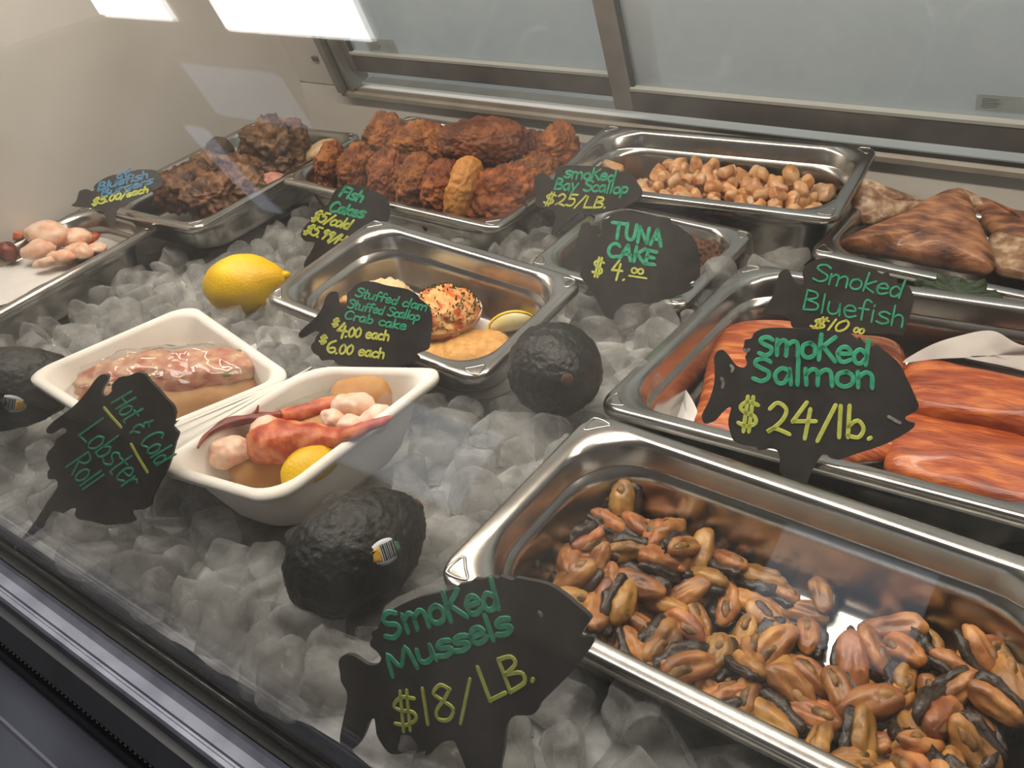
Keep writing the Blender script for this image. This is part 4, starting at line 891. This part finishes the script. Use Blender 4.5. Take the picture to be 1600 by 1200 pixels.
# --- lobster meat in the left pan
def LP(px, py, h): return pan_px('L', px, py, h)
slab('paper_liner', 'white paper lining the left pan under the lobster meat', 'paper', [(-60, 470, .014), (-40, 380, .016), (20, 330, .012), (110, 352, .024), (190, 374, .036), (150, 404, .030), (60, 446, .022), (0, 476, .016)], .002, PAPER, 16, None, LP, .003, 30)
for k, (px, py, h, s, m, lab) in enumerate([(72, 366, -.006, (.030, .018, .014), CHUNK, 'largest pale lobster tail piece on the heap in the left pan'), (112, 372, .004, (.026, .012, .010), CHUNK, 'peach lobster piece right of the largest one in the left pan'), (62, 388, .0, (.020, .011, .010), CHUNK, 'orange-tinged lobster piece below the largest one in the left pan'),
        (122, 394, .012, (.022, .012, .009), CHUNK, 'pink lobster piece nearest the near rim of the left pan'), (96, 404, .010, (.016, .010, .008), CHUNK, 'pale lobster piece at the front of the left pan heap'), (70, 410, .008, (.012, .008, .006), CHUNK, 'small pink lobster piece resting on the white paper'), (12, 392, .0, (.012, .009, .012), DRED, 'dark red lobster piece at the very left'), (26, 368, -.004, (.010, .008, .007), RED, 'small red lobster piece on the paper at the left'),
        (132, 374, .010, (.018, .008, .007), RED, 'red-edged lobster piece near the far rim of the left pan'), (40, 362, .0, (.016, .010, .008), CHUNK, 'pale lobster piece left of the largest one'), (150, 388, .018, (.014, .010, .006), CHUNK, 'flat pale lobster piece at the right of the heap')]):
    o = link('lobster_piece', blob_mesh('lobster_piece', s, [(60, .003), (180, .0015)], 110 + k, 4), m, None, LP(px, py, h)); o.scale = (1.22, 1.22, 1.22); o.rotation_euler = (0, 0, R(30 + 25 * (k % 3 - 1))); tag(o, lab, 'lobster meat', 'lobster meat in the left pan')

# --- bay scallops (three shapes, copied)
def copy_tree(src):
    c = src.copy(); col.objects.link(c)
    for ch in src.children:
        d = ch.copy(); col.objects.link(d); d.parent = c; d.matrix_parent_inverse = ch.matrix_parent_inverse.copy()
    return c
def poisson(w0, w1, d0, d1, dist, seed, ok):
    rnd = random.Random(seed); P = []
    for _ in range(5000):
        p = (rnd.uniform(w0, w1), rnd.uniform(d0, d1))
        if ok(p) and all((p[0] - q[0]) ** 2 + (p[1] - q[1]) ** 2 > dist * dist for q in P): P.append(p)
    return P
SCAL = mat('smoked_scallop', (176, 108, 52), (220, 178, 134), 60, rough=.34, c3=(206, 150, 98), bump=.2, bscale=150, vary=.12, coat=.15, contrast=(.3, .6))
def chunky(seed):
    rnd = random.Random(seed); N_ = [Vector((rnd.gauss(0, 1), rnd.gauss(0, 1), rnd.gauss(0, 1))).normalized() for _ in range(9)]
    def f(q):
        q = q.copy()
        for n in N_:
            d = q.dot(n) - .62
            if d > 0: q -= n * d * .93
        return q
    return f
protos = [blob_mesh('bay_scallop', (.0128, .0108, .0100), [(120, .0022), (300, .0006)], 130 + k, 3, chunky(k)) for k in range(5)]
CM = PAN['C'][0]; rnd = random.Random(3); n_sc = 0
for layer, (h, dist, seed, ok) in enumerate([(.058, .0165, 1, lambda p: p[0] > .07), (.047, .0165, 2, lambda p: p[0] > .075 + .02 * math.sin(p[1] * 60)),
        (.0365, .0165, 3, lambda p: p[0] > .080), (.0265, .0170, 4, lambda p: .092 < p[0] < .268 and .045 < p[1] < .134 and not .19 < p[0] < .20), (.018, .0175, 5, lambda p: (.115 < p[0] < .18 or .215 < p[0] < .25) and .065 < p[1] < .120)]):
    for p in poisson(.055, .285, .040, .138, dist, seed, ok):
        if layer == 0 and p[1] > .055 and p[0] > .12: continue       # buried pieces
        P = CM @ Vector((p[0], p[1], -h + rnd.uniform(-.003, .003)))
        o = link('bay_scallop', protos[rnd.randrange(5)], SCAL, None, P); s = rnd.uniform(.80, 1.18); o.scale = (s, s * rnd.uniform(.8, 1.1), s)
        o.rotation_euler = [rnd.uniform(0, 6.28) for _ in range(3)]; n_sc += 1
        tag(o, 'small pale smoked bay scallop in the heap under the sliding doors', 'scallop', 'smoked bay scallops in the heap')
o = link('bay_scallop', protos[1], SCAL, None, pan_px('C', 957, 262, .030)); o.scale = (1.3, 1.1, 1); tag(o, 'lone orange bay scallop just behind the bay scallop sign', 'scallop', 'smoked bay scallops in the heap')

# --- mussels (four kinds, each meat with a dark mantle, copied)
MEAT = mat('mussel_meat', (106, 66, 32), (196, 144, 82), 50, rough=.38, c3=(158, 104, 54), bump=.35, bscale=140, vary=.28, coat=.15, contrast=(.3, .7))
MANT = mat('mussel_mantle', (26, 20, 16), (62, 46, 32), 150, rough=.38, bump=.5, bscale=300, coat=.2)
GILL = mat('mussel_belly', (72, 50, 26), (156, 112, 60), 120, rough=.4, bump=.3, bscale=250)
def mussel_shape(bend):
    def f(q):
        t = (q.x + 1) / 2; k = .80 + .26 * t
        x = math.copysign(abs(q.x) ** .86, q.x); y = q.y * k; z = q.z * (.85 + .2 * t)
        if z > 0: z -= .20 * math.exp(-(y * 3.6) ** 2) * (1 - q.x ** 2)       # groove along the back
        return Vector((x, y + bend * (q.x ** 2 - .4), z))
    return f
protoM = []
for k in range(5):
    t = thing('mussel', 'shelled smoked mussel in the heap', 'mussel', Vector((0, 0, 0)))
    link('meat', blob_mesh('meat', (.0205, .0104, .0086), [(70, .0022), (180, .0012), (420, .0004)], 150 + k, 4, mussel_shape(.12 * (k - 2))), MEAT, t)
    link('mantle', blob_mesh('mantle', (.0195, .0082, .0050), [(140, .0044), (420, .0020)], 160 + k, 3, mussel_shape(.2)), MANT, t, (.001, -.0072, -.0034))
    if k != 2: link('belly', blob_mesh('belly', (.0092, .0050, .0062), [(200, .0018)], 170 + k, 3), GILL, t, (.0080, .0008, .0022))
    protoM.append(t)
MM = PAN['M'][0]; rnd = random.Random(11); n_mu = 0; first = [True] * 5
BARE = [(1318, 892), (1420, 948), (1400, 968), (1345, 1000), (1300, 1030), (1262, 1010), (1268, 975), (1296, 945)]
BARE2 = [(1330, 880), (1700, 1010), (1700, 960), (1340, 820)]
def place_mussel(P, k, tiltmax):
    global n_mu
    o = protoM[k] if first[k] else copy_tree(protoM[k]); first[k] = False
    s = rnd.uniform(.66, .96); o.location = P; o.scale = (s, s, s); o.rotation_euler = (rnd.uniform(-tiltmax, tiltmax) * 1.5, rnd.uniform(-tiltmax, tiltmax), rnd.uniform(0, 6.28)); n_mu += 1
    return o
for layer, (h, dist, seed, ok, tm) in enumerate([(.0570, .0156, 21, lambda p: True, .35), (.0480, .0154, 22, lambda p: p[0] < .125 or p[0] > .21 or p[1] < .07, .55), (.0390, .0154, 23, lambda p: (p[0] < .10 + (p[1] - .1) * .3 and p[1] > .05) or (p[0] > .26), .7)]):
    for p in poisson(.042, .29, .040, .138, dist, seed, ok):
        P = MM @ Vector((p[0], p[1], -h + rnd.uniform(-.002, .003)))
        if inside(proj(P), BARE) or (inside(proj(P), BARE2) and layer < 3) or not in_frame(P, 60): continue
        o = place_mussel(P, rnd.randrange(5), tm)
        q = proj(P); side = 'left heap of the front pan' if q[0] < 1290 else 'right heap beyond the bare steel'
        tag(o, 'tan and dark shelled mussel in the %s' % side, 'mussel', 'smoked mussels, ' + side)
o = place_mussel(MM @ MM.inverted() @ pan_px('M', 1282, 930, .053), 2, .1); tag(o, 'plump mussel at the edge of the bare steel patch, left heap', 'mussel', 'smoked mussels, edge of the heap')

# ================================================================== LOOSE ICE CUBES
def ice_mesh(k):
    rnd = random.Random(200 + k); bm = bmesh.new(); bmesh.ops.create_icosphere(bm, subdivisions=4, radius=1)
    kind = k % 3; C = [Vector((rnd.gauss(0, 1), rnd.gauss(0, 1), rnd.gauss(0, 1))).normalized() for _ in range(7)]
    for v in bm.verts:
        q = v.co.copy()
        if kind == 0:                                   # half-moon cube
            q = Vector((q.x, q.y, q.z)); q.y = max(q.y, -.12); q.z = max(-.62, min(.62, q.z * 1.3)); q = Vector((q.x * .021, q.y * .022, q.z * .0135))
        elif kind == 1:                                 # broken chip
            for n in C:
                d = q.dot(n) - .55
                if d > 0: q -= n * d * .92
            q = Vector((q.x * .022, q.y * .018, q.z * .014))
        else:                                           # squarish cube
            q = Vector([math.copysign(abs(c) ** .45, c) for c in q]); q = Vector((q.x * .0165, q.y * .0150, q.z * .0115))
        q += v.co * (noise.noise(q * 90 + Vector((k * 9, 0, 0))) * .0022 + noise.noise(q * 260 + Vector((k * 9, 3, 0))) * .0007)
        v.co = q
    me = bpy.data.meshes.new('ice_cube'); bm.to_mesh(me); bm.free()
    for p in me.polygons: p.use_smooth = True
    me.materials.append(ICE); return me
ices = [ice_mesh(k) for k in range(9)]
AVOID = [(p, .004) for p, z, k in FOOT]
def blocked(x, y):
    for poly, _ in AVOID:
        if inside((x, y), poly): return True
    for cx, cy, r in CIRC:
        if (x - cx) ** 2 + (y - cy) ** 2 < r * r: return True
    return False
CIRC = [(*W(560, 862, .036)[:2], .036), (*W(868, 578, .034)[:2], .032), (*((pa + pb) / 2)[:2], .034), (*W(16, 606, .012)[:2], .04)]
rnd = random.Random(31); P = []
tries = 0
while tries < 60000 and len(P) < 296:
    tries += 1
    x = rnd.uniform(-1.12, -.02); y = rnd.uniform(.152, .80)
    near = math.hypot(x, y); dist = .0235 if near < .75 else .028
    if (x > -.27 and y > .69) or (x > -.285 and .385 < y < .46): continue
    if blocked(x, y) or not in_frame(Vector((x, y, icez(x, y))), 10): continue
    if any((x - q[0]) ** 2 + (y - q[1]) ** 2 < dist * dist for q in P): continue
    P.append((x, y))
for x, y in P:
    o = link('ice_cube', ices[rnd.randrange(9)], None, None, (x, y, icez(x, y) - .006 + rnd.uniform(-.006, .007)))
    s = rnd.uniform(.95, 1.5); o.scale = (s, s, s * rnd.uniform(.9, 1.2)); o.rotation_euler = [rnd.uniform(0, 6.28) for _ in range(3)]
    tag(o, 'clear irregular cube of ice loose on the bed between the pans', 'ice cube', 'loose ice cubes on the bed')
print('ICE', len(P), 'SCALLOPS', n_sc, 'MUSSELS', n_mu)
